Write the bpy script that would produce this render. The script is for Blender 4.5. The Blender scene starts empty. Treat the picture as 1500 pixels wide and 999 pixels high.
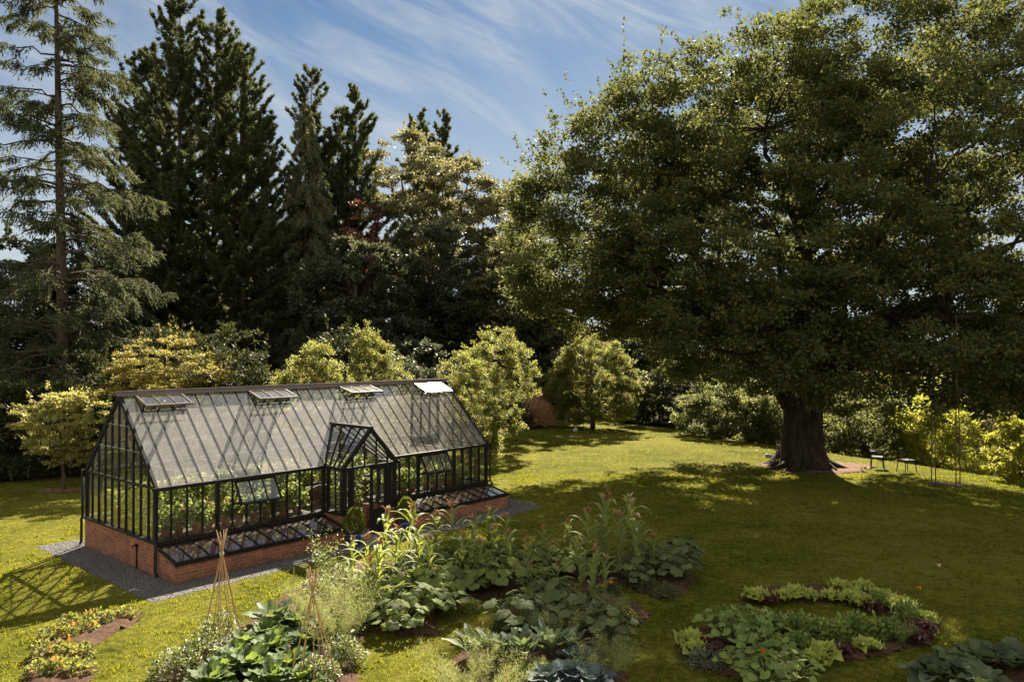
import bpy, math, random
import numpy as np
from mathutils import Vector, Matrix, Euler

# ---------------------------------------------------------------- camera, sky, sun, exposure
SC = bpy.context.scene
COL = SC.collection
R = math.radians
SUN_AZ, SUN_EL = 8.0, 37.0          # azimuth from straight ahead (+Y) towards the right (+X)
F, CX, CY, CAMZ, PITCH = 1138.9, 750.0, 499.5, 5.508, 0.557
cam_d = bpy.data.cameras.new('camera'); cam = bpy.data.objects.new('camera', cam_d); COL.objects.link(cam)
cam.location = (0, 0, CAMZ); cam.rotation_euler = (R(90 + PITCH), 0, 0)
cam_d.sensor_width = 36; cam_d.lens = F / 1500 * 36; cam_d.clip_start = .1; cam_d.clip_end = 5000
SC.camera = cam

W = bpy.data.worlds.new('World'); SC.world = W; W.use_nodes = True
wt = W.node_tree; wt.nodes.clear()
def wn(t, **k):
    n = wt.nodes.new(t)
    for a, b in k.items(): setattr(n, a, b)
    return n
sky = wn('ShaderNodeTexSky', sky_type='NISHITA', sun_disc=False, sun_elevation=R(SUN_EL), sun_rotation=R(SUN_AZ),
         altitude=100, air_density=1.0, dust_density=0.15, ozone_density=2.6)
tc = wn('ShaderNodeTexCoord'); sep = wn('ShaderNodeSeparateXYZ'); wt.links.new(tc.outputs['Generated'], sep.inputs[0])
def wmath(op, a, b=None, c=None):
    n = wn('ShaderNodeMath', operation=op)
    for i, v in enumerate((a, b, c)):
        if v is None: continue
        if isinstance(v, (int, float)): n.inputs[i].default_value = v
        else: wt.links.new(v, n.inputs[i])
    return n.outputs[0]
zz = wmath('ADD', wmath('MAXIMUM', sep.outputs[2], 0.0), .12)
cmb = wn('ShaderNodeCombineXYZ')
wt.links.new(wmath('DIVIDE', sep.outputs[0], zz), cmb.inputs[0]); wt.links.new(wmath('DIVIDE', sep.outputs[1], zz), cmb.inputs[1])
def cloud(rot, scale, noise, detail, dist, lo, hi, src=None):
    m = wn('ShaderNodeMapping', vector_type='TEXTURE'); m.inputs['Rotation'].default_value = (0, 0, R(rot)); m.inputs['Scale'].default_value = tuple(1 / q for q in scale)
    wt.links.new((src or cmb).outputs[0], m.inputs['Vector'])
    n = wn('ShaderNodeTexNoise'); n.inputs['Scale'].default_value = noise; n.inputs['Detail'].default_value = detail
    n.inputs['Roughness'].default_value = .62; n.inputs['Distortion'].default_value = dist
    wt.links.new(m.outputs[0], n.inputs['Vector'])
    mr = wn('ShaderNodeMapRange', interpolation_type='SMOOTHSTEP')
    mr.inputs['From Min'].default_value = lo; mr.inputs['From Max'].default_value = hi
    wt.links.new(n.outputs['Fac'], mr.inputs['Value'])
    return mr.outputs[0]
azm = wmath('ARCTAN2', sep.outputs[0], sep.outputs[1]); elv = wmath('ARCSINE', sep.outputs[2])
cmb2 = wn('ShaderNodeCombineXYZ'); wt.links.new(azm, cmb2.inputs[0]); wt.links.new(elv, cmb2.inputs[1])
streak = cloud(-24, (1.3, 7.5, 1), 2.2, 9, 1.1, .42, .80, cmb2)
broad = cloud(-32, (1.2, 3.2, 1), 1.5, 5, .8, .44, .72, cmb2)
fac = wmath('MULTIPLY', wmath('ADD', wmath('MULTIPLY', streak, .65), wmath('MULTIPLY', broad, .45)), .95)
hz = wn('ShaderNodeMapRange', interpolation_type='SMOOTHSTEP'); hz.inputs['From Min'].default_value = .46; hz.inputs['From Max'].default_value = .05
hz.inputs['To Min'].default_value = 0; hz.inputs['To Max'].default_value = .75; wt.links.new(sep.outputs[2], hz.inputs['Value'])
fac = wmath('ADD', fac, wmath('MULTIPLY', hz.outputs[0], wmath('SUBTRACT', 1.0, fac)))   # whiter air low down
fac = wmath('MINIMUM', fac, .9)
tint = wn('ShaderNodeMix', data_type='RGBA', blend_type='MULTIPLY'); tint.inputs['Factor'].default_value = 1.0
wt.links.new(sky.outputs[0], tint.inputs['A']); tint.inputs['B'].default_value = (.27, .335, .37, 1)
mix = wn('ShaderNodeMix', data_type='RGBA')
wt.links.new(fac, mix.inputs['Factor']); wt.links.new(tint.outputs['Result'], mix.inputs['A']); mix.inputs['B'].default_value = (3.3, 3.5, 3.6, 1)
# bright patches added overhead and behind the viewer, out of frame, as fill light
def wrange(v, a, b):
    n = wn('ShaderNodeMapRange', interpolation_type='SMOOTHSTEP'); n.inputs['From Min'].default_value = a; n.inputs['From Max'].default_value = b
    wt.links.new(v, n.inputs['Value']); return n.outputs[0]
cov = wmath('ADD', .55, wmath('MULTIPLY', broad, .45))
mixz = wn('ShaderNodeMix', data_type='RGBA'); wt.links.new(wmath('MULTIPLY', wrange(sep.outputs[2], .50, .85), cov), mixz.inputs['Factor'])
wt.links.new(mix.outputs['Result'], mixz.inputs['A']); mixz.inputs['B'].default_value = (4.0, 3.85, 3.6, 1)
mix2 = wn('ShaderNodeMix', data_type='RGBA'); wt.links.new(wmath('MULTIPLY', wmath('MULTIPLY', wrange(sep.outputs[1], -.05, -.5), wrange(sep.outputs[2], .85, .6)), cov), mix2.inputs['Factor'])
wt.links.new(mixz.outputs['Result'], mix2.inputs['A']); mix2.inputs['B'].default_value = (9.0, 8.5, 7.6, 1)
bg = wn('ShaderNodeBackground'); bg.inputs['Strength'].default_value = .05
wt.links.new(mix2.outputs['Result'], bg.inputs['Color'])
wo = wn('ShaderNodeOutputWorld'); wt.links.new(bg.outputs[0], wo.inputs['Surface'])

sl = bpy.data.lights.new('sun', 'SUN'); sl.energy = 5.0; sl.angle = R(.53); sl.color = (1, .90, .73)
sun = bpy.data.objects.new('sun', sl); COL.objects.link(sun)
SDIR = Vector((math.sin(R(SUN_AZ)) * math.cos(R(SUN_EL)), math.cos(R(SUN_AZ)) * math.cos(R(SUN_EL)), math.sin(R(SUN_EL))))
sun.rotation_euler = SDIR.to_track_quat('Z', 'Y').to_euler(); sun.location = SDIR * 60

SC.render.engine = 'CYCLES'
SC.view_settings.view_transform = 'Standard'; SC.view_settings.look = 'None'
SC.view_settings.exposure = 2.0; SC.view_settings.gamma = 1
cy = SC.cycles
cy.max_bounces = 8; cy.diffuse_bounces = 3; cy.glossy_bounces = 3; cy.transmission_bounces = 4; cy.transparent_max_bounces = 16
cy.caustics_reflective = False; cy.caustics_refractive = False; cy.sample_clamp_indirect = 4
cy.use_denoising = True; cy.denoiser = 'OPENIMAGEDENOISE'; cy.denoising_input_passes = 'RGB_ALBEDO_NORMAL'; cy.denoising_prefilter = 'ACCURATE'
cy.use_adaptive_sampling = False

# ---------------------------------------------------------------- helpers
rng = np.random.default_rng(7)
random.seed(7)
CAMR = Euler((R(90 + PITCH), 0, 0)).to_matrix()
def at(px, py, z=0.0):
    """ground point seen at a photo pixel"""
    d = CAMR @ Vector(((px - CX) / F, -(py - CY) / F, -1))
    t = (z - CAMZ) / d.z
    return d.x * t, d.y * t
def depth_at(px, Y):
    return (px - CX) / F * Y
def sstep(a, b, x):
    t = np.clip((x - a) / (b - a), 0, 1); return t * t * (3 - 2 * t)
EDGE_Y = [0, 20, 32.5, 35.5, 39, 43.8, 50.4, 58, 70, 90]
EDGE_X = [30, 24, 21.6, 20.4, 19.0, 15.6, 12.5, 10.5, 6, -20]
def gz(x, y):
    x = np.asarray(x, float); y = np.asarray(y, float)
    d = x - np.interp(y, EDGE_Y, EDGE_X) - 0.3
    d = np.where(y > 90, np.maximum(d, 20), d)
    s = (np.sqrt(d * d + 1.0) + d) / 2
    und = .05 * np.sin(x * .31 + 1) * np.cos(y * .23) * sstep(28, 40, y)
    return -np.minimum(.30 * s, 6.0) + .30 * .012 + und
def inside(poly, x, y):
    x = np.asarray(x); y = np.asarray(y); c = np.zeros(x.shape, bool)
    n = len(poly)
    for i in range(n):
        x1, y1 = poly[i]; x2, y2 = poly[(i + 1) % n]
        if y1 == y2: continue
        c ^= ((y1 > y) != (y2 > y)) & (x < (x2 - x1) * (y - y1) / (y2 - y1) + x1)
    return c

def link(o, parent=None):
    COL.objects.link(o)
    if parent is not None: o.parent = parent
    return o
def tag(o, label=None, cat=None, group=None, kind=None):
    if label: o['label'] = label
    if cat: o['category'] = cat
    if group: o['group'] = group
    if kind: o['kind'] = kind
    return o
def empty(name, loc=(0, 0, 0), rz=0, sc=1, label=None, cat=None, group=None):
    o = bpy.data.objects.new(name, None); link(o)
    o.location = loc; o.rotation_euler = (0, 0, rz); o.scale = (sc, sc, sc) if isinstance(sc, (int, float)) else sc
    o.empty_display_size = .2
    return tag(o, label, cat, group)
def raw_mesh(name, V, Fq, smooth=False):
    """mesh from numpy vertices and an (n,k) face array"""
    me = bpy.data.meshes.new(name)
    V = np.ascontiguousarray(V, np.float32); Fq = np.ascontiguousarray(Fq, np.int32); n, k = Fq.shape
    me.vertices.add(len(V)); me.vertices.foreach_set('co', V.ravel())
    me.loops.add(n * k); me.loops.foreach_set('vertex_index', Fq.ravel())
    me.polygons.add(n); me.polygons.foreach_set('loop_start', np.arange(0, n * k, k, dtype=np.int32))
    if smooth: me.polygons.foreach_set('use_smooth', np.ones(n, bool))
    me.update(calc_edges=True)
    return me
def obj(name, me, mat, parent=None):
    o = bpy.data.objects.new(name, me)
    if mat is not None and not me.materials: me.materials.append(mat)
    return link(o, parent)
def unit(a):
    return a / np.maximum(np.linalg.norm(a, axis=-1, keepdims=True), 1e-9)
def leaf_quads(P, D, N, l, w, mid=.45):
    D = unit(D); S = unit(np.cross(D, N)); l = np.asarray(l).reshape(-1, 1); w = np.asarray(w).reshape(-1, 1)
    V = np.empty((len(P), 4, 3)); V[:, 0] = P; V[:, 1] = P + D * l * mid + S * w / 2
    V[:, 2] = P + D * l; V[:, 3] = P + D * l * mid - S * w / 2
    return V.reshape(-1, 3)
def quad_mesh(name, Vs):
    V = np.concatenate(Vs) if isinstance(Vs, list) else Vs
    return raw_mesh(name, V, np.arange(len(V)).reshape(-1, 4))

class MB:
    """collects boxes, bars, tubes and sheets into one mesh"""
    def __init__(s): s.v = []; s.f = []; s.sm = []
    def add(s, vs, fs, smooth=False):
        b = len(s.v); s.v += [tuple(v) for v in vs]
        s.f += [tuple(b + i for i in f) for f in fs]; s.sm += [smooth] * len(fs)
    def box(s, a, b):
        x0, y0, z0 = a; x1, y1, z1 = b
        s.add([(x0, y0, z0), (x1, y0, z0), (x1, y1, z0), (x0, y1, z0), (x0, y0, z1), (x1, y0, z1), (x1, y1, z1), (x0, y1, z1)],
              [(0, 3, 2, 1), (4, 5, 6, 7), (0, 1, 5, 4), (1, 2, 6, 5), (2, 3, 7, 6), (3, 0, 4, 7)])
    def bar(s, p, q, w, h, up=(0, 0, 1)):
        p = Vector(p); q = Vector(q); d = (q - p).normalized(); up = Vector(up)
        if abs(d.dot(up)) > .98: up = Vector((0, 1, 0))
        sd = d.cross(up).normalized() * (w / 2); u = sd.cross(d).normalized() * (h / 2)
        s.add([p - sd - u, p + sd - u, p + sd + u, p - sd + u, q - sd - u, q + sd - u, q + sd + u, q - sd + u],
              [(0, 3, 2, 1), (4, 5, 6, 7), (0, 1, 5, 4), (1, 2, 6, 5), (2, 3, 7, 6), (3, 0, 4, 7)])
    def tube(s, pts, rad, seg=8, cap=True):
        pts = [Vector(p) for p in pts]
        if isinstance(rad, (int, float)): rad = [rad] * len(pts)
        rings = []; up = Vector((.31, .57, .76)).normalized()
        for i, p in enumerate(pts):
            d = (pts[min(i + 1, len(pts) - 1)] - pts[max(i - 1, 0)]).normalized()
            if abs(d.dot(up)) > .95: up = Vector((1, .1, .05)).normalized()
            a = d.cross(up).normalized(); b = d.cross(a)
            up = b.cross(d) if False else up
            rings.append([p + (a * math.cos(2 * math.pi * k / seg) + b * math.sin(2 * math.pi * k / seg)) * rad[i] for k in range(seg)])
        vs = [v for r in rings for v in r]; fs = []
        for i in range(len(pts) - 1):
            for k in range(seg):
                fs.append((i * seg + k, i * seg + (k + 1) % seg, (i + 1) * seg + (k + 1) % seg, (i + 1) * seg + k))
        if cap: fs += [tuple(range(seg))[::-1], tuple((len(pts) - 1) * seg + k for k in range(seg))]
        s.add(vs, fs, True)
    def lathe(s, prof, seg=16, c=(0, 0, 0)):
        vs = []; fs = []; n = len(prof)
        for r, z in prof:
            for k in range(seg):
                a = 2 * math.pi * k / seg; vs.append((c[0] + r * math.cos(a), c[1] + r * math.sin(a), c[2] + z))
        for i in range(n - 1):
            for k in range(seg): fs.append((i * seg + k, i * seg + (k + 1) % seg, (i + 1) * seg + (k + 1) % seg, (i + 1) * seg + k))
        s.add(vs, fs, True)
    def grid(s, P, smooth=True):
        """P: rows x cols x 3"""
        n, m = len(P), len(P[0])
        s.add([v for r in P for v in r], [(i * m + j, i * m + j + 1, (i + 1) * m + j + 1, (i + 1) * m + j) for i in range(n - 1) for j in range(m - 1)], smooth)
    def mesh(s, name, uv=False):
        me = bpy.data.meshes.new(name); me.from_pydata(s.v, [], s.f)
        me.polygons.foreach_set('use_smooth', s.sm)
        if uv:
            ul = me.uv_layers.new(name='uv')
            for p in me.polygons:
                n = p.normal
                for li in p.loop_indices:
                    c = me.vertices[me.loops[li].vertex_index].co
                    if abs(n.z) > .9: ul.data[li].uv = (c.x, c.y)
                    elif abs(n.x) > abs(n.y): ul.data[li].uv = (c.y, c.z)
                    else: ul.data[li].uv = (c.x, c.z)
        me.update(); return me
    def build(s, name, mat, parent=None, uv=False):
        return obj(name, s.mesh(name, uv), mat, parent)

# ---------------------------------------------------------------- materials
class Mat:
    def __init__(s, name):
        s.m = bpy.data.materials.new(name); s.m.use_nodes = True; s.t = s.m.node_tree; s.t.nodes.clear()
        s.out = s.n('ShaderNodeOutputMaterial')
    def n(s, t, ins=None, **k):
        nd = s.t.nodes.new(t)
        for a, b in k.items(): setattr(nd, a, b)
        for a, b in (ins or {}).items(): s.set(nd, a, b)
        return nd
    def set(s, nd, a, b):
        if isinstance(b, bpy.types.NodeSocket): s.t.links.new(b, nd.inputs[a])
        elif isinstance(b, tuple) and len(b) == 3 and nd.inputs[a].type == 'RGBA': nd.inputs[a].default_value = (*b, 1)
        else: nd.inputs[a].default_value = b
    def math(s, op, *a):
        nd = s.n('ShaderNodeMath', operation=op)
        for i, v in enumerate(a): s.set(nd, i, v)
        return nd.outputs[0]
    def noise(s, scale, detail=4, rough=.55, vec=None, dist=0):
        nd = s.n('ShaderNodeTexNoise', {'Scale': scale, 'Detail': detail, 'Roughness': rough, 'Distortion': dist})
        s.set(nd, 'Vector', vec if vec is not None else s.coord()); return nd.outputs['Fac']
    def coord(s, k='Object'):
        return s.n('ShaderNodeTexCoord').outputs[k]
    def ramp(s, fac, stops):
        nd = s.n('ShaderNodeValToRGB'); cr = nd.color_ramp
        while len(cr.elements) < len(stops): cr.elements.new(.5)
        for e, (p, c) in zip(cr.elements, stops): e.position = p; e.color = (*c, 1) if len(c) == 3 else c
        s.set(nd, 'Fac', fac); return nd.outputs['Color']
    def mix(s, f, a, b, mode='MIX'):
        nd = s.n('ShaderNodeMix', data_type='RGBA', blend_type=mode)
        s.set(nd, 'Factor', f); s.set(nd, 'A', a); s.set(nd, 'B', b); return nd.outputs['Result']
    def rng(s, v, a, b, c, d):
        nd = s.n('ShaderNodeMapRange', {'Value': v, 'From Min': a, 'From Max': b, 'To Min': c, 'To Max': d}); return nd.outputs[0]
    def bump(s, h, strength=.5, dist=.02):
        return s.n('ShaderNodeBump', {'Height': h, 'Strength': strength, 'Distance': dist}).outputs[0]
    def bsdf(s, col, rough=.6, spec=.3, metal=0., normal=None, sheen=0):
        nd = s.n('ShaderNodeBsdfPrincipled', {'Base Color': col, 'Roughness': rough, 'Specular IOR Level': spec, 'Metallic': metal})
        if normal is not None: s.set(nd, 'Normal', normal)
        return nd.outputs[0]
    def end(s, sh): s.t.links.new(sh, s.out.inputs['Surface']); return s.m

def leafmat(name, col, tcol=None, tr=.38, var=.35, rough=.5, spec=.25, accent=None, acc=0., nscale=.6):
    m = Mat(name)
    tcol = tcol or tuple(min(1, c * k) for c, k in zip(col, (2.0, 1.9, 1.0)))
    rnd = m.n('ShaderNodeNewGeometry').outputs['Random Per Island']
    nz = m.noise(nscale, 3)
    val = m.math('ADD', m.rng(rnd, 0, 1, 1 - var, 1 + var), m.rng(nz, .3, .7, -.22, .22))
    cc = m.mix(1., col, m.n('ShaderNodeCombineColor', {0: val, 1: val, 2: m.math('MULTIPLY', val, m.rng(rnd, 0, 1, 1.15, .8))}).outputs[0], 'MULTIPLY')
    tt = m.mix(1., tcol, m.n('ShaderNodeCombineColor', {0: val, 1: val, 2: val}).outputs[0], 'MULTIPLY')
    if accent:
        r2 = m.n('ShaderNodeTexWhiteNoise', {'W': rnd}, noise_dimensions='1D').outputs[0]
        k = m.rng(r2, 1 - acc - .001, 1 - acc, 0, 1)
        cc = m.mix(k, cc, accent); tt = m.mix(k, tt, tuple(min(1, c * 1.5) for c in accent))
    d = m.bsdf(cc, rough, spec)
    t = m.n('ShaderNodeBsdfTranslucent', {'Color': tt}).outputs[0]
    mx = m.n('ShaderNodeMixShader', {0: tr, 1: d, 2: t}).outputs[0]
    return m.end(mx)
def plain(name, col, rough=.6, spec=.3, metal=0, nscale=6, var=.2, bump=0, bd=.01):
    m = Mat(name); nz = m.noise(nscale, 5)
    v = m.rng(nz, .25, .75, 1 - var, 1 + var)
    c = m.mix(1., col, m.n('ShaderNodeCombineColor', {0: v, 1: v, 2: v}).outputs[0], 'MULTIPLY')
    nrm = m.bump(m.noise(nscale * 5, 4), bump, bd) if bump else None
    return m.end(m.bsdf(c, m.rng(nz, .3, .7, rough * .85, min(1, rough * 1.15)), spec, metal, nrm))
def barkmat(name, a, b, sc=(6, 6, 1.2)):
    m = Mat(name); mp = m.n('ShaderNodeMapping', {'Vector': m.coord(), 'Scale': sc}).outputs[0]
    nz = m.noise(1.6, 7, .65, mp, .6)
    c = m.ramp(nz, [(.32, a), (.62, b)])
    return m.end(m.bsdf(c, .9, .15, 0, m.bump(nz, .9, .08)))

M = {}
M['oak'] = leafmat('oak_leaf', (.067, .077, .032), (.20, .215, .055), .38, .4, .65, .08, (.20, .15, .03), .03, .35)
M['conifer'] = leafmat('conifer_needles', (.050, .062, .032), (.14, .155, .05), .25, .4, .6, .2, (.13, .06, .025), .015, .5)
M['spruce'] = leafmat('spruce_needles', (.056, .068, .038), (.17, .185, .07), .30, .4, .7, .08, (.10, .06, .03), .02, .5)
M['leyland'] = leafmat('cypress_sprays', (.058, .072, .038), (.19, .21, .07), .30, .4, .7, .08, (.16, .06, .025), .02, .4)
M['weeping'] = leafmat('weeping_sprays', (.115, .12, .066), (.31, .31, .12), .30, .35, .6, .2, None, 0, .5)
M['broad'] = leafmat('broad_leaf', (.115, .115, .055), (.30, .28, .11), .38, .4, .55, .25, (.22, .17, .06), .10, .3)
M['holm'] = leafmat('holm_leaf', (.054, .064, .038), (.15, .165, .07), .28, .35, .5, .3, None, 0, .4)
M['copper'] = leafmat('copper_leaf', (.090, .042, .032), (.24, .085, .05), .35, .4, .5, .3, None, 0, .5)
M['hornbeam'] = leafmat('hornbeam_leaf', (.095, .110, .034), (.36, .38, .085), .48, .4, .55, .25, (.36, .10, .03), .05, .6)
M['maple'] = leafmat('maple_leaf', (.16, .145, .034), (.40, .36, .075), .42, .3, .5, .3, (.40, .20, .04), .08, .8)
M['acer'] = leafmat('acer_leaf', (.22, .215, .08), (.55, .52, .15), .46, .3, .5, .3, (.30, .16, .05), .05, .8)
M['laurel'] = leafmat('laurel_leaf', (.034, .042, .016), (.10, .105, .025), .28, .45, .6, .18, None, 0, .6)
M['goldbush'] = leafmat('gold_leaf', (.17, .18, .034), (.55, .54, .07), .5, .35, .6, .2, None, 0, .7)
M['pinkgrass'] = leafmat('pink_plumes', (.58, .32, .25), (.95, .58, .44), .6, .3, .7, .1, (.30, .32, .12), .25, .8)
M['smallconifer'] = leafmat('dwarf_conifer', (.10, .12, .020), (.26, .30, .03), .3, .3, .6, .2, None, 0, 4)
M['corn'] = leafmat('corn_leaf', (.15, .185, .055), (.42, .46, .09), .38, .22, .6, .2, None, 0, 3)
M['tassel'] = leafmat('corn_tassel', (.42, .22, .12), (.55, .30, .16), .3, .25, .7, .1, None, 0, 4)
M['paletassel'] = leafmat('pale_tassel', (.50, .38, .18), (.60, .45, .2), .3, .25, .7, .1, None, 0, 4)
M['squash'] = leafmat('squash_leaf', (.115, .145, .042), (.30, .34, .065), .30, .32, .7, .12, (.20, .22, .05), .06, 3)
M['zucchini'] = leafmat('courgette_leaf', (.085, .105, .045), (.20, .23, .065), .25, .3, .7, .12, None, 0, 3)
M['kale'] = leafmat('kale_leaf', (.115, .15, .085), (.26, .31, .10), .30, .22, .6, .2, None, 0, 3)
M['collard'] = leafmat('collard_leaf', (.075, .115, .040), (.24, .31, .06), .34, .35, .6, .15, None, 0, 3)
M['cabbage'] = leafmat('cabbage_leaf', (.085, .115, .115), (.12, .16, .13), .2, .25, .6, .2, None, 0, 3)
M['lettuce'] = leafmat('lettuce_leaf', (.38, .41, .085), (.60, .64, .12), .36, .25, .5, .3, None, 0, 5)
M['redlettuce'] = leafmat('red_lettuce_leaf', (.075, .024, .022), (.15, .04, .03), .25, .4, .45, .35, (.12, .09, .04), .1, 5)
M['bean'] = leafmat('bean_leaf', (.16, .21, .055), (.38, .44, .08), .32, .28, .65, .15, (.28, .28, .05), .05, 3)
M['celery'] = leafmat('celery_leaf', (.14, .19, .05), (.36, .42, .07), .32, .3, .45, .35, None, 0, 3)
M['feather'] = leafmat('feathery_leaf', (.21, .225, .09), (.42, .43, .13), .36, .3, .6, .2, None, 0, 3)
M['herb'] = leafmat('herb_leaf', (.10, .125, .045), (.28, .31, .07), .34, .35, .5, .3, (.55, .55, .45), .10, 3)
M['sage'] = leafmat('sage_leaf', (.12, .14, .095), (.22, .25, .13), .28, .3, .6, .2, None, 0, 4)
M['strawberry'] = leafmat('strawberry_leaf', (.19, .20, .060), (.42, .42, .08), .34, .35, .6, .2, (.45, .20, .05), .07, 4)
M['chard'] = leafmat('rhubarb_leaf', (.085, .105, .055), (.20, .25, .07), .26, .3, .65, .15, None, 0, 3)
M['inside'] = leafmat('glasshouse_leaf', (.13, .155, .055), (.38, .43, .10), .42, .4, .55, .25, (.50, .50, .40), .07, 3)
M['stem'] = plain('plant_stem', (.14, .17, .05), .55)
M['orange'] = leafmat('orange_petal', (.80, .22, .015), (.9, .3, .02), .3, .15, .6, .2)
M['yellow'] = leafmat('yellow_petal', (.80, .50, .03), (.9, .6, .04), .3, .15, .6, .2)
M['viburnum'] = leafmat('viburnum_leaf', (.075, .085, .035), (.30, .32, .08), .40, .4, .6, .15, (.25, .26, .14), .08, .6)
M['redpetal'] = leafmat('red_petal', (.65, .05, .02), (.8, .08, .03), .3, .2, .6, .2)
M['pinkpetal'] = leafmat('pink_petal', (.62, .24, .20), (.8, .3, .25), .3, .2, .6, .2)
M['white'] = leafmat('white_petal', (.75, .74, .66), (.7, .7, .6), .3, .12, .6, .2)
M['bark_oak'] = barkmat('oak_bark', (.008, .006, .005), (.050, .036, .025), (3.2, 3.2, .7))
M['bark'] = barkmat('brown_bark', (.03, .022, .016), (.11, .085, .06))
M['bark_red'] = barkmat('pine_bark', (.06, .028, .018), (.19, .085, .045))
M['metal'] = plain('dark_bronze_paint', (.011, .0095, .008), .5, .2, 0, 4, .2)
M['steel'] = plain('grey_aluminium', (.30, .29, .27), .35, .5, .8, 8, .15)
M['cane'] = plain('bamboo_cane', (.36, .22, .10), .55, .3, 0, 9, .3)
M['twine'] = plain('jute_twine', (.45, .36, .22), .9, .1)
M['rope'] = plain('old_rope', (.10, .075, .05), .9, .1)
M['wood'] = plain('weathered_wood', (.11, .080, .058), .7, .2, 0, 7, .3)
M['terracotta'] = plain('terracotta', (.38, .16, .085), .75, .2, 0, 9, .25)
M['bluepot'] = plain('blue_glaze', (.02, .05, .22), .2, .5, 0, 5, .3)
M['stone'] = plain('pale_stone', (.42, .40, .37), .8, .2, 0, 9, .2, .4)
M['paving'] = plain('paving', (.22, .20, .18), .8, .2, 0, 5, .25, .3)
M['black'] = plain('black_feather', (.012, .012, .014), .45, .4)
M['lead'] = plain('dull_lead', (.11, .085, .065), .32, .5, .0, 5, .2)

def m_soil(name, a, b):
    m = Mat(name); nz = m.noise(9, 8, .7); n2 = m.noise(45, 4, .6)
    c = m.ramp(m.math('ADD', m.math('MULTIPLY', nz, .6), m.math('MULTIPLY', n2, .4)), [(.34, a), (.66, b)])
    return m.end(m.bsdf(c, .95, .1, 0, m.bump(nz, 1., .06)))
M['soil'] = m_soil('bed_soil', (.034, .020, .012), (.15, .085, .052))
M['darksoil'] = m_soil('damp_compost', (.014, .010, .007), (.05, .036, .026))
M['mulch'] = m_soil('trunk_earth', (.085, .050, .030), (.27, .165, .105))

def m_brick():
    m = Mat('red_brick')
    uv = m.n('ShaderNodeUVMap').outputs[0]
    wob = m.n('ShaderNodeTexNoise', {'Scale': 5.0, 'Vector': uv}).outputs['Color']
    vec = m.mix(.006, uv, wob)
    bt = m.n('ShaderNodeTexBrick', {'Vector': vec, 'Color1': (.36, .125, .062), 'Color2': (.20, .075, .045), 'Mortar': (.40, .30, .21), 'Scale': 1.0,
             'Mortar Size': .006, 'Mortar Smooth': .25, 'Bias': -.1, 'Brick Width': .232, 'Row Height': .079})
    nz = m.noise(3.5, 6, .65, uv); n3 = m.noise(40, 4, .6, uv)
    c = m.mix(m.rng(nz, .38, .68, 0, .7), bt.outputs['Color'], (.12, .06, .042))
    v = m.rng(n3, .3, .7, .8, 1.2)
    c = m.mix(1., c, m.n('ShaderNodeCombineColor', {0: v, 1: v, 2: v}).outputs[0], 'MULTIPLY')
    sp = m.n('ShaderNodeSeparateXYZ', {'Vector': uv}).outputs[1]
    damp = m.math('MULTIPLY', m.rng(sp, 0, .22, 1, 0), m.rng(nz, .3, .7, .2, .8))
    c = m.mix(damp, c, (.075, .055, .035))
    h = m.math('ADD', m.math('MULTIPLY', bt.outputs['Fac'], -1.), m.math('MULTIPLY', n3, .5))
    return m.end(m.bsdf(c, .85, .2, 0, m.bump(h, .7, .012)))
M['brick'] = m_brick()

def m_glass(name, dust=.06, dcol=(.55, .52, .47), rough=.02, gain=2.0, film=.0, frough=.45):
    m = Mat(name)
    bf = m.n('ShaderNodeNewGeometry').outputs['Backfacing']
    fr = m.n('ShaderNodeFresnel', {'IOR': m.rng(bf, 0, 1, 1.52, 1 / 1.52)}).outputs[0]   # a thin pane: the same from both sides
    fac = m.math('MINIMUM', m.math('MULTIPLY', fr, gain), 1.)
    gl = m.n('ShaderNodeBsdfGlossy', {'Color': (1, 1, 1), 'Roughness': rough}).outputs[0]
    tp = m.n('ShaderNodeBsdfTransparent', {'Color': (.95, .96, .94)}).outputs[0]
    df = m.n('ShaderNodeBsdfDiffuse', {'Color': dcol}).outputs[0]
    tl = m.n('ShaderNodeBsdfTranslucent', {'Color': dcol}).outputs[0]
    dd = m.n('ShaderNodeMixShader', {0: .5, 1: df, 2: tl}).outputs[0]
    nz = m.noise(1.7, 5, .6)
    dk = m.math('MULTIPLY', m.rng(nz, .3, .7, .65, 1.3), dust)
    b = m.n('ShaderNodeMixShader', {0: dk, 1: tp, 2: dd}).outputs[0]
    if film:
        fg = m.n('ShaderNodeBsdfGlossy', {'Color': (.95, .90, .84), 'Roughness': frough}).outputs[0]
        b = m.n('ShaderNodeMixShader', {0: m.math('MULTIPLY', m.rng(nz, .3, .7, .8, 1.2), film), 1: b, 2: fg}).outputs[0]
    return m.end(m.n('ShaderNodeMixShader', {0: fac, 1: b, 2: gl}).outputs[0])
M['roofglass'] = m_glass('roof_glass', .10, gain=3.2, film=.13, frough=.75)
M['ventglass'] = m_glass('vent_glass', .07, (.6, .57, .52), .10, 1.4, .08, .30)
M['wallglass'] = m_glass('wall_glass', .02)
M['sideglass'] = m_glass('side_vent_glass', .08, film=.08)
M['frameglass'] = m_glass('cold_frame_glass', .10, (.20, .19, .18), .04, 1.7, .03, .5)

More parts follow.
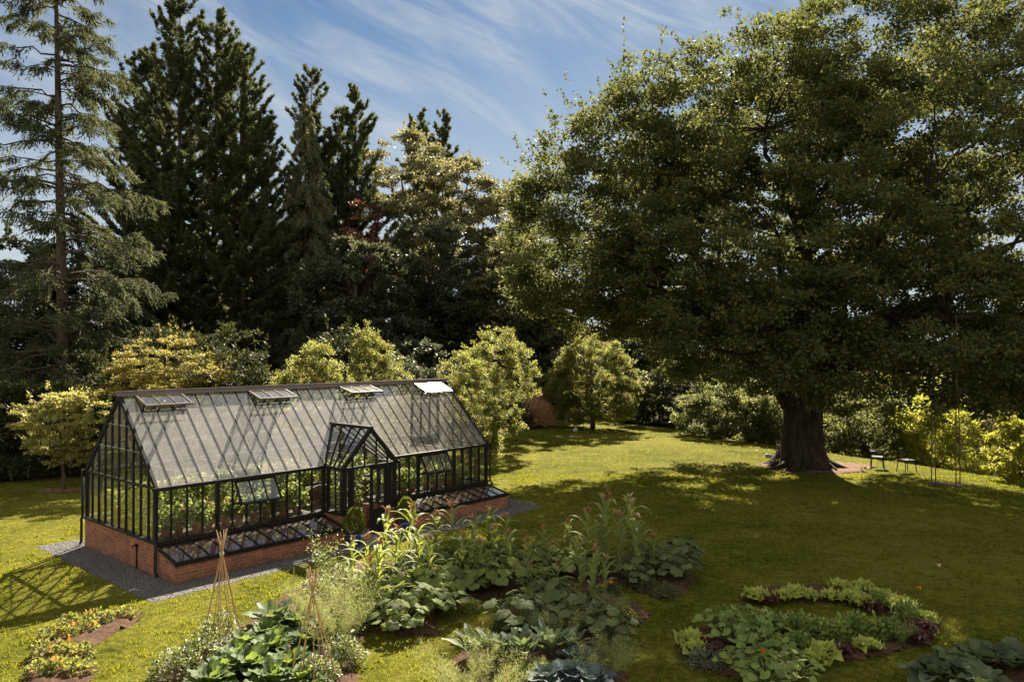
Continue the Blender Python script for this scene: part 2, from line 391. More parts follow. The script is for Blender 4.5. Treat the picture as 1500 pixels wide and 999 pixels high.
def m_lawn():
    m = Mat('lawn_turf'); co = m.coord()
    n1 = m.noise(.8, 5, .62, co); n2 = m.noise(6.5, 6, .72, co, .4); n3 = m.noise(38, 3, .6, co); n0 = m.noise(.12, 3, .5, co)
    v = m.math('ADD', m.math('ADD', m.math('MULTIPLY', n1, .26), m.math('MULTIPLY', n2, .50)), m.math('MULTIPLY', n3, .24))
    c = m.ramp(v, [(.41, (.026, .034, .004)), (.50, (.098, .106, .011)), (.60, (.21, .185, .036))])
    c = m.mix(m.rng(n0, .42, .62, 0, .45), c, (.22, .19, .04))
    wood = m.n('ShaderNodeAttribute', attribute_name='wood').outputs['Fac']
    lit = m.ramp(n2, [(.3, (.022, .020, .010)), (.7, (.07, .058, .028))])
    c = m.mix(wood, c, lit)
    d = m.bsdf(c, .95, .02, 0, m.bump(m.math('ADD', n2, m.math('MULTIPLY', n3, .7)), 1., .07))
    return m.end(d)
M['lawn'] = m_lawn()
M['grass'] = leafmat('grass_blade', (.105, .115, .012), (.36, .355, .030), .42, .35, .7, .08, (.24, .20, .06), .06, .5)

def m_gravel():
    m = Mat('slate_gravel'); co = m.coord()
    vo = m.n('ShaderNodeTexVoronoi', {'Vector': co, 'Scale': 42.})
    val = m.n('ShaderNodeSeparateColor', {'Color': vo.outputs['Color']}).outputs[0]
    nz = m.noise(1.4, 4)
    c = m.ramp(val, [(0, (.045, .042, .042)), (.6, (.12, .112, .108)), (1, (.24, .215, .195))])
    c = m.mix(m.rng(nz, .4, .7, 0, .35), c, (.10, .085, .07))
    return m.end(m.bsdf(c, .8, .25, 0, m.bump(vo.outputs['Distance'], 1., .03)))
M['gravel'] = m_gravel()
M['pebble'] = leafmat('gravel_stone', (.13, .122, .118), (.13, .12, .118), .0, .6, .7, .3)

# ---------------------------------------------------------------- ground
GH_ANG = 0.8508; GU = Vector((math.cos(GH_ANG), math.sin(GH_ANG))); GV = Vector((-GU.y, GU.x)); GO = Vector((-8.656, 18.90))
GL, GW, GP, GE, GR_ = 11.82, 4.354, .772, 2.10, 4.29
def gh(u, v): p = GO + GU * u + GV * v; return p.x, p.y
def ghuv(x, y):
    dx, dy = np.asarray(x) - GO.x, np.asarray(y) - GO.y
    return dx * GU.x + dy * GU.y, dx * GV.x + dy * GV.y
# gravel outline in greenhouse coordinates (u, v)
GRAVEL_UV = [(-.93, -1.95), (4.3, -1.85), (5.0, -2.05), (7.2, -2.05), (12.4, -1.9), (12.9, -1.3), (12.8, 5.1), (-.93, 5.28)]
_g = []
for (a, b), (c, d) in zip(GRAVEL_UV, GRAVEL_UV[1:] + GRAVEL_UV[:1]):
    k_ = max(2, int(math.hypot(c - a, d - b) / .16))
    for q in range(k_): _g.append((a + (c - a) * q / k_ + random.gauss(0, .018), b + (d - b) * q / k_ + random.gauss(0, .018)))
GRAVEL_UV = _g
GRAVEL = [gh(*p) for p in GRAVEL_UV]
def pxpoly(pts): return [at(*p) for p in pts]
BEDS = {
 'strawberry': pxpoly([(32, 992), (40, 962), (62, 930), (110, 905), (170, 893), (208, 896), (205, 908), (182, 922), (150, 938), (134, 958), (146, 980), (130, 1012), (30, 1012)]),
 'brassica': pxpoly([(222, 1015), (228, 985), (262, 958), (320, 930), (372, 905), (420, 868), (480, 840), (530, 822), (565, 850), (610, 920), (600, 935), (545, 925), (524, 950), (524, 975), (530, 1015)]),
 'squash': pxpoly([(530, 828), (620, 818), (740, 812), (850, 810), (940, 812), (1000, 822), (1020, 850), (1004, 872), (975, 880), (930, 868), (905, 852), (850, 872), (760, 868), (690, 884), (640, 896), (646, 930), (600, 935), (565, 850)]),
 'courgette': pxpoly([(745, 890), (800, 868), (860, 862), (930, 880), (958, 900), (935, 920), (890, 930), (860, 960), (925, 985), (915, 1020), (640, 1020), (652, 985), (672, 955), (715, 925)]),
 'salad': pxpoly([(1075, 878), (1085, 865), (1150, 856), (1250, 856), (1320, 872), (1365, 905), (1372, 925), (1352, 948), (1290, 962), (1215, 972), (1195, 985), (1150, 1015), (1085, 1000), (1010, 975), (992, 948), (1010, 928), (1050, 905), (1110, 896), (1170, 902), (1260, 910), (1300, 905), (1290, 893), (1240, 884), (1170, 881), (1120, 887)]),
 'rhubarb': pxpoly([(1352, 990), (1380, 972), (1440, 962), (1560, 940), (1560, 1040), (1352, 1040)]),
}
def axis_(a, b, fine0, fine1, st):
    near = np.arange(fine0, fine1 + .001, st)
    lo = fine0 - np.geomspace(st, fine0 - a, 26)[::-1]; hi = fine1 + np.geomspace(st, b - fine1, 26)
    return np.concatenate([lo, near, hi])
gx = axis_(-900, 900, -32, 36, .6); gy = axis_(-300, 1500, 6, 80, .6)
XX, YY = np.meshgrid(gx, gy); ZZ = gz(XX, YY)
gv_ = np.stack([XX, YY, ZZ], -1).reshape(-1, 3); nx, ny = len(gx), len(gy)
ii = (np.arange(ny - 1)[:, None] * nx + np.arange(nx - 1)[None]).ravel()
me = raw_mesh('lawn', gv_, np.stack([ii, ii + 1, ii + nx + 1, ii + nx], 1), True)
# woodland floor beyond the lawn: left/back edge
LEFT_EDGE_X = [-60, -24, -20, -17.5, -14, -9, -4, -1.5, 1.5, 4, 12]
LEFT_EDGE_Y = [27, 29.5, 32, 34, 36, 38, 42, 50, 60, 66, 60]
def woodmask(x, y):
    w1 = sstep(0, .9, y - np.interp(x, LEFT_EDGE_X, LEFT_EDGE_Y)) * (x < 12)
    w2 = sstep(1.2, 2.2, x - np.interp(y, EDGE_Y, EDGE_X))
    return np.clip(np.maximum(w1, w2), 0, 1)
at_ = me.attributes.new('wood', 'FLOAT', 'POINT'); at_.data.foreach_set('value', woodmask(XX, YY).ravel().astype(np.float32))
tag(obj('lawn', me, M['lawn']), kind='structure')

def sheet(name, poly, mat, z=.004, mound=0., step=.25, kind='structure'):
    xs = [p[0] for p in poly]; ys = [p[1] for p in poly]
    a, b = np.meshgrid(np.arange(min(xs), max(xs), step), np.arange(min(ys), max(ys), step))
    bm = MB(); bm.add([(x, y, z + float(gz(x, y)) - float(gz(0, 20))) for x, y in poly], [tuple(range(len(poly)))])
    o = bm.build(name, mat); tag(o, kind=kind); return o
sheet('gravel_path', GRAVEL, M['gravel'], .006)

def soil_mound(name, poly, mat, h=.07, cell=.12):
    """a raised bed: gridded earth inside an outline, falling to the lawn at its edge"""
    pa = np.array(poly); x0, y0 = pa.min(0) - .1; x1, y1 = pa.max(0) + .1
    gx_, gy_ = np.arange(x0, x1, cell), np.arange(y0, y1, cell)
    X, Y = np.meshgrid(gx_, gy_); d = np.full(X.shape, 9.)
    for i in range(len(pa)):
        a, b = pa[i], pa[(i + 1) % len(pa)]; ab = b - a
        t = np.clip(((X - a[0]) * ab[0] + (Y - a[1]) * ab[1]) / max(ab @ ab, 1e-9), 0, 1)
        d = np.minimum(d, np.hypot(X - a[0] - t * ab[0], Y - a[1] - t * ab[1]))
    ins = inside(poly, X, Y); d = np.where(ins, d, -d)
    Z = np.clip(d / .25, -.15, 1) * h + np.where(d > 0, rng.normal(0, .018, X.shape), 0) + .006
    n, m_ = X.shape; idx = np.arange(n * m_).reshape(n, m_)
    keep = (d > -.04); kf = keep[:-1, :-1] & keep[1:, :-1] & keep[:-1, 1:] & keep[1:, 1:]
    q = np.stack([idx[:-1, :-1], idx[:-1, 1:], idx[1:, 1:], idx[1:, :-1]], -1)[kf]
    used = np.unique(q); mp = np.full(n * m_, -1); mp[used] = np.arange(len(used))
    V = np.stack([X, Y, Z], -1).reshape(-1, 3)[used]
    return tag(obj(name, raw_mesh(name, V, mp[q], True), mat), kind='structure')
for k, p in BEDS.items(): soil_mound('soil', p, M['soil'])
OAK = at(1175, 684); OAK = (OAK[0], OAK[1])
ring = [(OAK[0] + .4 + (2.5 + .35 * math.sin(3 * a) + .25 * math.sin(7 * a + 1)) * math.cos(a) * (1.15 if math.cos(a) > 0 else .85), OAK[1] + .0 + 1.9 * math.sin(a)) for a in np.linspace(0, 2 * math.pi, 40)[:-1]]
soil_mound('earth', ring, M['mulch'], .05, .15)

# grass blades
def grass():
    out = []
    for (d0, d1, dens, h, w) in ((11.5, 17, 620, .032, .013), (17, 24, 300, .036, .018), (24, 36, 120, .042, .026), (36, 56, 44, .05, .04)):
        xm = .68 * d1
        n = int((2 * xm) * (d1 - d0) * dens)
        x = rng.uniform(-xm, xm, n); y = rng.uniform(d0, d1, n)
        k = np.abs(x) < .68 * y
        u, v = ghuv(x, y)
        k &= ~inside(GRAVEL_UV, u, v)
        for p in BEDS.values(): k &= ~inside(p, x, y)
        k &= ~((np.hypot((x - OAK[0] - .5) / 2.7, (y - OAK[1]) / 1.9)) < 1)
        k &= woodmask(x, y) < .4
        patch = np.sin(x * 2.1 + 3 * np.sin(y * .7)) * np.sin(y * 1.7 + 2 * np.sin(x * .9))
        tuft = np.sin(x * 9.7 + 2.3 * np.sin(y * 5.1)) * np.sin(y * 8.3 + 2.1 * np.sin(x * 4.3))
        k &= rng.random(n) < .55 + .25 * patch + .35 * tuft
        x = x[k]; y = y[k]; n = len(x); z = gz(x, y)
        a = rng.uniform(0, 2 * np.pi, n); hh = h * rng.uniform(.5, 1.35, n); ww = w * rng.uniform(.6, 1.3, n)
        lean = rng.normal(0, .5, (n, 2)) * hh[:, None]
        V = np.empty((n, 3, 3))
        V[:, 0] = np.stack([x - np.cos(a) * ww / 2, y - np.sin(a) * ww / 2, z - .004], -1)
        V[:, 1] = np.stack([x + np.cos(a) * ww / 2, y + np.sin(a) * ww / 2, z - .004], -1)
        V[:, 2] = np.stack([x + lean[:, 0], y + lean[:, 1], z + hh], -1)
        out.append(V.reshape(-1, 3))
    n = 5200; cx_ = rng.uniform(-14, 22, n); cy_ = rng.uniform(11.5, 34, n)
    u, v = ghuv(cx_, cy_); k = ~inside([(a - (.15 if a < 5 else -.15), b - (.15 if b < 0 else -.15)) for a, b in GRAVEL_UV], u, v) & (np.abs(cx_) < .7 * cy_) & (woodmask(cx_, cy_) < .3)
    for p in BEDS.values(): k &= ~inside(p, cx_, cy_)
    k &= np.hypot((cx_ - OAK[0] - .5) / 2.8, (cy_ - OAK[1]) / 2.0) > 1
    cx_ = cx_[k]; cy_ = cy_[k]; m_ = 26; n = len(cx_) * m_
    rr = np.repeat(rng.uniform(.03, .13, len(cx_)), m_); x = np.repeat(cx_, m_) + rng.normal(0, 1, n) * rr; y = np.repeat(cy_, m_) + rng.normal(0, 1, n) * rr
    a = rng.uniform(0, 6.28, n); hh = rng.uniform(.035, .085, n); ww = .011 + .0007 * y; z = gz(x, y); lean = rng.normal(0, .45, (n, 2)) * hh[:, None]
    V = np.empty((n, 3, 3)); V[:, 0] = np.stack([x - np.cos(a) * ww / 2, y - np.sin(a) * ww / 2, z - .004], -1); V[:, 1] = np.stack([x + np.cos(a) * ww / 2, y + np.sin(a) * ww / 2, z - .004], -1)
    V[:, 2] = np.stack([x + lean[:, 0], y + lean[:, 1], z + hh], -1); out.append(V.reshape(-1, 3))
    V = np.concatenate(out)
    return raw_mesh('grass', V, np.arange(len(V)).reshape(-1, 3))
tag(obj('grass', grass(), M['grass']), kind='stuff')

def pebbles():
    n = 26000
    u = rng.uniform(-1, 13, n); v = rng.uniform(-2.1, 5.2, n)
    sp_ = rng.random(n) < .16
    k = inside(GRAVEL_UV, u + np.where(sp_, rng.normal(0, .09, n), 0), v + np.where(sp_, rng.normal(0, .09, n), 0)) & ~((u > -.02) & (u < GL + .02) & (v > -.02) & (v < GW)) & ~((u > 0) & (u < 11.75) & (v > -1.02) & (v < 0))
    u = u[k]; v = v[k]; n = len(u)
    x = GO.x + GU.x * u + GV.x * v; y = GO.y + GU.y * u + GV.y * v
    s = rng.uniform(.010, .024, n)
    O = np.array([(1, 0, 0), (0, 1, 0), (-1, 0, 0), (0, -1, 0), (0, 0, .7), (0, 0, -.7)], float)
    a = rng.uniform(0, 6.3, n); Rm = np.zeros((n, 3, 3)); Rm[:, 0, 0] = np.cos(a); Rm[:, 0, 1] = -np.sin(a); Rm[:, 1, 0] = np.sin(a); Rm[:, 1, 1] = np.cos(a); Rm[:, 2, 2] = 1
    V = np.einsum('nij,kj->nki', Rm, O * np.array([1, .75, 1])) * s[:, None, None] + np.stack([x, y, np.full(n, .010)], -1)[:, None]
    Fb = np.array([(0, 1, 4), (1, 2, 4), (2, 3, 4), (3, 0, 4), (1, 0, 5), (2, 1, 5), (3, 2, 5), (0, 3, 5)])
    return raw_mesh('gravel', V.reshape(-1, 3), (Fb[None] + (np.arange(n) * 6)[:, None, None]).reshape(-1, 3))
tag(obj('gravel', pebbles(), M['pebble']), kind='stuff')

# ---------------------------------------------------------------- greenhouse
def greenhouse():
    g = empty('greenhouse', (GO.x, GO.y, 0), GH_ANG, 1, 'long dark framed greenhouse on a low brick wall with a gabled entrance porch', 'greenhouse')
    N = 29; pw = GL / N; slope = Vector((0, GW / 2, GR_ - GE)).normalized(); nrm = Vector((0, -slope.z, slope.y))
    P0, P1, PV = 12 * pw + .05, 17 * pw - .05, -.85
    PC = (P0 + P1) / 2; PZ = 3.15
    t = .22
    b = MB()
    b.box((0, 0, 0), (P0, t, GP)); b.box((P1 - .45, 0, 0), (GL, t, GP)); b.box((0, GW - t, 0), (GL, GW, GP))
    b.box((0, t, 0), (t, GW - t, GP)); b.box((GL - t, t, 0), (GL, GW - t, GP))
    b.box((P0, PV, 0), (P0 + .2, t, GP)); b.box((P1 - .2, PV, 0), (P1, 0, GP))
    b.box((P0 + .2, PV, 0), (P0 + .34, PV + .2, GP)); b.box((P1 - .34, PV, 0), (P1 - .2, PV + .2, GP))
    b.build('brick_wall', M['brick'], g, uv=True)
    b = MB(); b.box((.2, .2, .004), (GL - .2, GW - .2, .03)); b.box((P0 + .22, PV - .35, .012), (P1 - .22, .2, .04)); b.build('floor', M['paving'], g)
    # sill plates
    b = MB(); o_ = .05; zt = GP + .05
    b.box((-o_, -o_, GP), (P0 - .02, t + .02, zt)); b.box((P1 + .02, -o_, GP), (GL + o_, t + .02, zt)); b.box((-o_, GW - t - .02, GP), (GL + o_, GW + o_, zt))
    b.box((-o_, t + .02, GP), (t, GW - t - .02, zt)); b.box((GL - t, t + .02, GP), (GL + o_, GW - t - .02, zt))
    b.box((P0 - o_, PV - o_, GP + .003), (P0 + .2, t, zt + .003)); b.box((P1 - .2, PV - o_, GP + .003), (P1 + o_, t, zt + .003))
    # dentil blocks under the front sill
    for i in range(int(GL / .1)):
        u = .05 + i * .1
        if P0 - .1 < u < P1 + .1: continue
        b.box((u, -.045, GP - .035), (u + .05, -.001, GP - .002))
    b.build('sill_plate', M['metal'], g)
    # uprights of the four walls
    b = MB(); top = GE - .02
    for i in range(N + 1):
        u = min(max(i * pw, .04), GL - .04)
        thick = i in (0, 4, 8, 12, 17, 21, 25, 29)
        w = .085 if thick else .034
        if not 12 < i < 17 and not (5 < i < 8) and not (21 < i < 24): b.box((u - w / 2, .01, zt), (u + w / 2, .01 + (.1 if thick else .06), top))
        elif 5 < i < 8 or 21 < i < 24: b.box((u - w / 2, .01, zt), (u + w / 2, .07, 1.42))
        b.box((u - w / 2, GW - .08, zt), (u + w / 2, GW - .01, top))
    for u0 in (5, 21): b.box((u0 * pw, .005, 1.40), ((u0 + 3) * pw, .075, 1.45))
    b.box((0, .0, top - .05), (P0, .11, top + .02)); b.box((P1, .0, top - .05), (GL, .11, top + .02)); b.box((0, GW - .11, top - .05), (GL, GW, top + .02))
    NE = 10
    for uu in (0, GL):
        x0, x1 = (.005, .065) if uu == 0 else (GL - .065, GL - .005)
        for j in range(NE + 1):
            v = min(max(j * GW / NE, .05), GW - .05); zr = GE + (1 - abs(v - GW / 2) / (GW / 2)) * (GR_ - GE) - .05
            w = .09 if j in (0, NE) else .034
            b.box((x0, v - w / 2, zt), (x1, v + w / 2, zr))
        b.box((x0 - .004, .05, GE - .035), (x1 + .004, GW - .05, GE + .025))
        for sgn in (0, 1):
            va, vb = (0, GW / 2) if sgn == 0 else (GW, GW / 2)
            b.bar(((x0 + x1) / 2, va, GE), ((x0 + x1) / 2, vb, GR_ - .01), .075, .11)
    b.build('wall_frame', M['metal'], g)
    # roof bars, purlins, ties
    b = MB()
    for i in range(N + 1):
        u = min(max(i * pw, .02), GL - .02); w = .045 if i in (0, N) else .026
        for s_ in (0, 1):
            v0 = 0 if s_ == 0 else GW; dz = -.010
            a_ = Vector((u, v0, GE + dz)); e_ = Vector((u, GW / 2, GR_ + dz))
            if s_ == 0 and 12 <= i <= 17:   # valley of the porch roof
                k = max(0, 1 - abs(u - PC) / (P1 - PC)) * (PZ - GE) / (GR_ - GE)
                a_ = a_.lerp(e_, min(k, .95))
            b.bar(a_, e_, w, .05, (0, -slope.z, slope.y) if s_ == 0 else (0, slope.z, slope.y))
    b.build('roof_bars', M['metal'], g)
    b = MB()
    for f in (.33, .66):
        for s_ in (0, 1):
            v = (GW / 2) * f if s_ == 0 else GW - (GW / 2) * f
            b.box((.05, v - .02, GE + (GR_ - GE) * f - .075), (GL - .05, v + .02, GE + (GR_ - GE) * f - .035))
    for i in (4, 8, 12, 17, 21, 25):
        u = i * pw; b.box((u - .015, .1, GE - .02), (u + .015, GW - .1, GE + .01))
        b.bar((u, .9, GE), (u, GW / 2, GR_ - .5), .025, .03); b.bar((u, GW - .9, GE), (u, GW / 2, GR_ - .5), .025, .03)
    for (ua, ub) in ((.06, 1.3), (GL - .06, GL - 1.3)):
        for s_ in (0, 1):
            v0 = .06 if s_ == 0 else GW - .06
            b.bar((ua, v0 + (GW / 2 - v0) * .05, GE + .03), (ub, v0 + (GW / 2 - v0) * .92, GR_ - .22), .02, .03)
            b.bar((ub, v0 + (GW / 2 - v0) * .05, GE + .03), (ua, v0 + (GW / 2 - v0) * .92, GR_ - .22), .02, .03)
    for zz_ in (2.9, 3.5):
        h_ = (1 - (zz_ - GE) / (GR_ - GE)) * GW / 2
        b.box((.02, GW / 2 - h_ + .05, zz_ - .015), (.05, GW / 2 + h_ - .05, zz_ + .015))
    b.build('roof_truss', M['steel'], g)
    b = MB(); b.bar((-.06, GW / 2, GR_ + .05), (GL + .06, GW / 2, GR_ + .05), .10, .10)
    b.bar((-.06, GW / 2 - .075, GR_ + .005), (GL + .06, GW / 2 - .075, GR_ + .005), .12, .03, tuple(nrm)); b.bar((-.06, GW / 2 + .075, GR_ + .005), (GL + .06, GW / 2 + .075, GR_ + .005), .12, .03, (0, slope.z, slope.y))
    b.build('ridge_cap', M['lead'], g)
    b = MB()
    b.box((-.08, -.10, GE - .055), (P0 - .06, .03, GE + .03)); b.box((P1 + .06, -.10, GE - .055), (GL + .08, .03, GE + .03)); b.box((-.08, GW - .03, GE - .055), (GL + .08, GW + .10, GE + .03))
    b.build('gutter', M['metal'], g)
    # glass
    gb = MB(); gk = MB(); Z0 = GE + .012
    def roofpt(u, f): return Vector((u, GW / 2 * f, Z0 + (GR_ - GE) * f))
    vents = ((1, 4), (9, 12), (17, 20), (25, 28)); VF = .80
    for i in range(N):
        u0, u1 = i * pw + .013, (i + 1) * pw - .013
        hi = VF if any(a_ <= i < b_ for a_, b_ in vents) else .975
        def lo_(u):
            return max(0, 1 - abs(u - PC) / (P1 - PC)) * (PZ - GE) / (GR_ - GE) if 12 <= i < 17 else 0
        gb.add([roofpt(u0, lo_(u0)), roofpt(u1, lo_(u1)), roofpt(u1, hi), roofpt(u0, hi)], [(0, 1, 2, 3)])
        def q(u, f): p = roofpt(u, f); return Vector((p.x, GW - p.y, p.z))
        gk.add([q(u0, 0), q(u1, 0), q(u1, .975), q(u0, .975)], [(3, 2, 1, 0)])
    gb.build('roof_glass', M['roofglass'], g); gk.build('roof_glass', M['wallglass'], g)
    gb = MB()
    for i in range(N):
        u0, u1 = i * pw + .017, (i + 1) * pw - .017
        if not 12 <= i < 17:
            z1 = 1.40 if (5 <= i < 8 or 21 <= i < 24) else top - .05
            gb.add([(u0, .04, zt), (u1, .04, zt), (u1, .04, z1), (u0, .04, z1)], [(0, 1, 2, 3)])
        gb.add([(u0, GW - .045, zt), (u1, GW - .045, zt), (u1, GW - .045, top - .05), (u0, GW - .045, top - .05)], [(3, 2, 1, 0)])
    for x in (.035, GL - .035):
        for j in range(NE):
            v0, v1 = j * GW / NE + .017, (j + 1) * GW / NE - .017
            zr = lambda v: GE + (1 - abs(v - GW / 2) / (GW / 2)) * (GR_ - GE) - .06
            gb.add([(x, v0, zt), (x, v1, zt), (x, v1, zr(v1)), (x, v0, zr(v0))], [(0, 1, 2, 3)])
    gb.build('wall_glass', M['wallglass'], g)
    # opening lights: roof (hinged at the ridge) and side (hinged at the eave)
    def vent(name, u0, u1, hinge, ang, length, outward, lab=None, glint=0):
        # local frame: x along u, down-slope direction d, normal n
        d = Vector((0, -math.cos(ang), -math.sin(ang))); n = Vector((0, -math.sin(ang), math.cos(ang)))
        h = Vector(hinge)
        def p(u, s): return h + Vector((u - h.x, 0, 0)) + d * s
        fb = MB()
        for u in (u0, u1): fb.bar(p(u, 0), p(u, length), .05, .045, n)
        for k in (1, 2): u = u0 + (u1 - u0) * k / 3; fb.bar(p(u, .03), p(u, length - .03), .026, .04, n)
        for s in (.02, length): fb.bar(p(u0 - .025, s), p(u1 + .025, s), .05, .045, n)
        f = fb.build(name, M['metal'] if outward else M['lead'], g)
        if lab: f['label'] = lab
        pb = MB()
        for k in range(3):
            ua, ub = u0 + (u1 - u0) * k / 3 + .014, u0 + (u1 - u0) * (k + 1) / 3 - .014
            pb.add([p(ua, .04), p(ub, .04), p(ub, length - .03), p(ua, length - .03)], [(0, 1, 2, 3)])
        pb.build('pane', M['ventglass'] if not outward else M['sideglass'], f)
        for k in (.18, .82):
            sb = MB()
            u = u0 + (u1 - u0) * k
            if outward: sb.bar(p(u, length * .9), (u, .02, h.z - length * .75), .012, .016)
            else:
                e = roofpt(u, VF - .01); sb.bar(p(u, length * .95), e, .014, .018)
            sb.build('stay', M['metal'], f)
        return f
    for k, (a_, b_) in enumerate(vents):
        ang = R((19, 17, 14, 24)[k])
        vent('roof_vent', a_ * pw, b_ * pw, (a_ * pw, GW / 2 - .10, GR_ - .035), ang, .70, False)
        kb = MB(); e0, e1 = roofpt(a_ * pw, VF), roofpt(b_ * pw, VF); kb.bar(e0, e1, .05, .05, tuple(nrm))
        kb.build('vent_curb', M['metal'], g)
    for k, a_ in enumerate((5, 21)):
        vent('side_vent', a_ * pw + .03, (a_ + 3) * pw - .03, (a_ * pw, -.03, GE - .07), R((58, 60)[k]), .66, True)
    # porch
    b = MB()
    for u in (P0 + .05, P1 - .05):
        for v, w in ((PV + .05, .10), (PV + .46, .035), (-.04, .08)):
            b.box((u - w / 2, v - w / 2, zt), (u + w / 2, v + w / 2, GE - .01))
        b.box((u - .05, PV, GE - .06), (u + .05, .0, GE + .02))
    D0, D1 = P0 + .36, P1 - .36
    for u in (D0 - .04, D1 + .04): b.box((u - .045, PV + .005, .04 if True else zt), (u + .045, PV + .09, GE - .01))
    for u in (P0 + .2, P1 - .2): b.box((u - .02, PV + .01, zt), (u + .02, PV + .07, GE - .01))
    b.box((P0, PV - .004, GE - .05), (P1, PV + .09, GE + .015))
    for k in (-.5, -.17, .17, .5):
        u = PC + k * (P1 - P0) * .66; z1 = GE + (1 - abs(u - PC) / ((P1 - P0) / 2)) * (PZ - GE) - .03
        b.box((u - .016, PV + .015, GE), (u + .016, PV + .06, z1))
    vb = (GW / 2) * (PZ - GE) / (GR_ - GE)
    for u in (P0 - .03, P1 + .03):
        b.bar((u, PV + .03, GE - .02), (PC, PV + .03, PZ), .085, .11)
        dv = Vector((PC - u, 0, PZ - GE))
        b.bar((u, .0, GE + .02), (PC, vb, PZ + .02), .06, .06)      # valley
        for k in (1, 2, 3):
            f = k / 4; b.bar((u + (PC - u) * 0.0, PV + .03 + (-.03 - PV) * f, GE + .02), (PC, PV + .03 + (vb - PV - .06) * f, PZ + .01), .028, .05, (-(PZ - GE) if u < PC else (PZ - GE), 0, abs(PC - u)))
        b.box((min(u, u + (.09 if u > PC else -.09)), PV - .02, GE - .055), (max(u, u + (.09 if u > PC else -.09)), .0, GE + .03))
    b.bar((PC, PV - .03, PZ + .04), (PC, vb + .05, PZ + .04), .11, .09)
    b.build('porch_frame', M['metal'], g)
    gb = MB()
    for u in (P0 + .05, P1 - .05): gb.add([(u, PV + .1, zt), (u, -.08, zt), (u, -.08, GE - .06), (u, PV + .1, GE - .06)], [(0, 1, 2, 3)])
    for (ua, ub) in ((P0 + .1, D0 - .085), (D1 + .085, P1 - .1)): gb.add([(ua, PV + .04, zt), (ub, PV + .04, zt), (ub, PV + .04, GE - .05), (ua, PV + .04, GE - .05)], [(0, 1, 2, 3)])
    gb.add([(P0 + .06, PV + .045, GE + .02), (P1 - .06, PV + .045, GE + .02), (PC, PV + .045, PZ - .06)], [(0, 1, 2)])
    for u in (P0 - .02, P1 + .02): gb.add([(u, PV + .04, GE + .025), (u, 0, GE + .025), (PC, vb, PZ + .005), (PC, PV + .04, PZ + .005)], [(0, 1, 2, 3)])
    gb.build('porch_glass', M['wallglass'], g)
    # double doors: right leaf shut, left leaf swung inwards
    def door(u0, u1, swing):
        w = u1 - u0; fb = MB(); H = GE - .06; z0 = .05
        fb.box((0, 0, z0), (.09, .05, H)); fb.box((w - .09, 0, z0), (w, .05, H)); fb.box((.09, 0, H - .09), (w - .09, .05, H)); fb.box((.09, 0, .70), (w - .09, .05, .80))
        fb.box((.09, .012, z0), (w - .09, .038, .70)); fb.box((w / 2 - .012, .008, .80), (w / 2 + .012, .042, H - .09))
        f = fb.build('door', M['metal'], g)
        pb = MB(); pb.add([(.09, .025, .80), (w - .09, .025, .80), (w - .09, .025, H - .09), (.09, .025, H - .09)], [(0, 1, 2, 3)]); pb.build('pane', M['wallglass'], f)
        hb = MB(); hb.tube([(w - .045, -.001, 1.0), (w - .045, -.05, 1.0), (w - .13, -.05, 1.0)], .011, 8); hb.build('handle', M['steel'], f)
        return f
    mid = (D0 + D1) / 2
    dR = door(mid, D1, 0); dR.location = (D1, PV + .07, 0); dR.rotation_euler = (0, 0, math.pi); dR.scale = (1, -1, 1) if False else (1, 1, 1)
    dL = door(D0, mid, 1); dL.location = (D0 + .03, PV + .10, 0); dL.rotation_euler = (0, 0, R(86)); dL['label'] = 'open door leaf swung inwards'
    # downpipes
    for (u, v, sg) in ((-.05, -.06, -1), (-.05, GW + .05, 1), (GL + .05, -.06, -1)):
        pb = MB(); pb.tube([(u, v, GE - .05), (u, v, .84), (u, v + sg * .07, .76), (u, v + sg * .07, .10), (u, v + sg * .17, .05)], .035, 8); pb.build('downpipe', M['metal'], g)
    tb = MB(); tb.tube([(-.03, .967, 0), (-.03, .967, .60)], .018, 8); tb.box((-.06, .93, .56), (-.001, 1.0, .62)); tb.tube([(-.05, .967, .6), (-.12, .967, .6), (-.14, .967, .55)], .016, 8)
    tb.build('tap', M['metal'], g)
    tb = MB(); tb.tube([(-.10, 1.0, .61), (-.10, 1.06, .63)], .022, 8); tb.build('tap_lever', M['orange'], bpy.data.objects['tap'])
    # end wall of the porch side bases done by brick_wall
    return g
greenhouse()

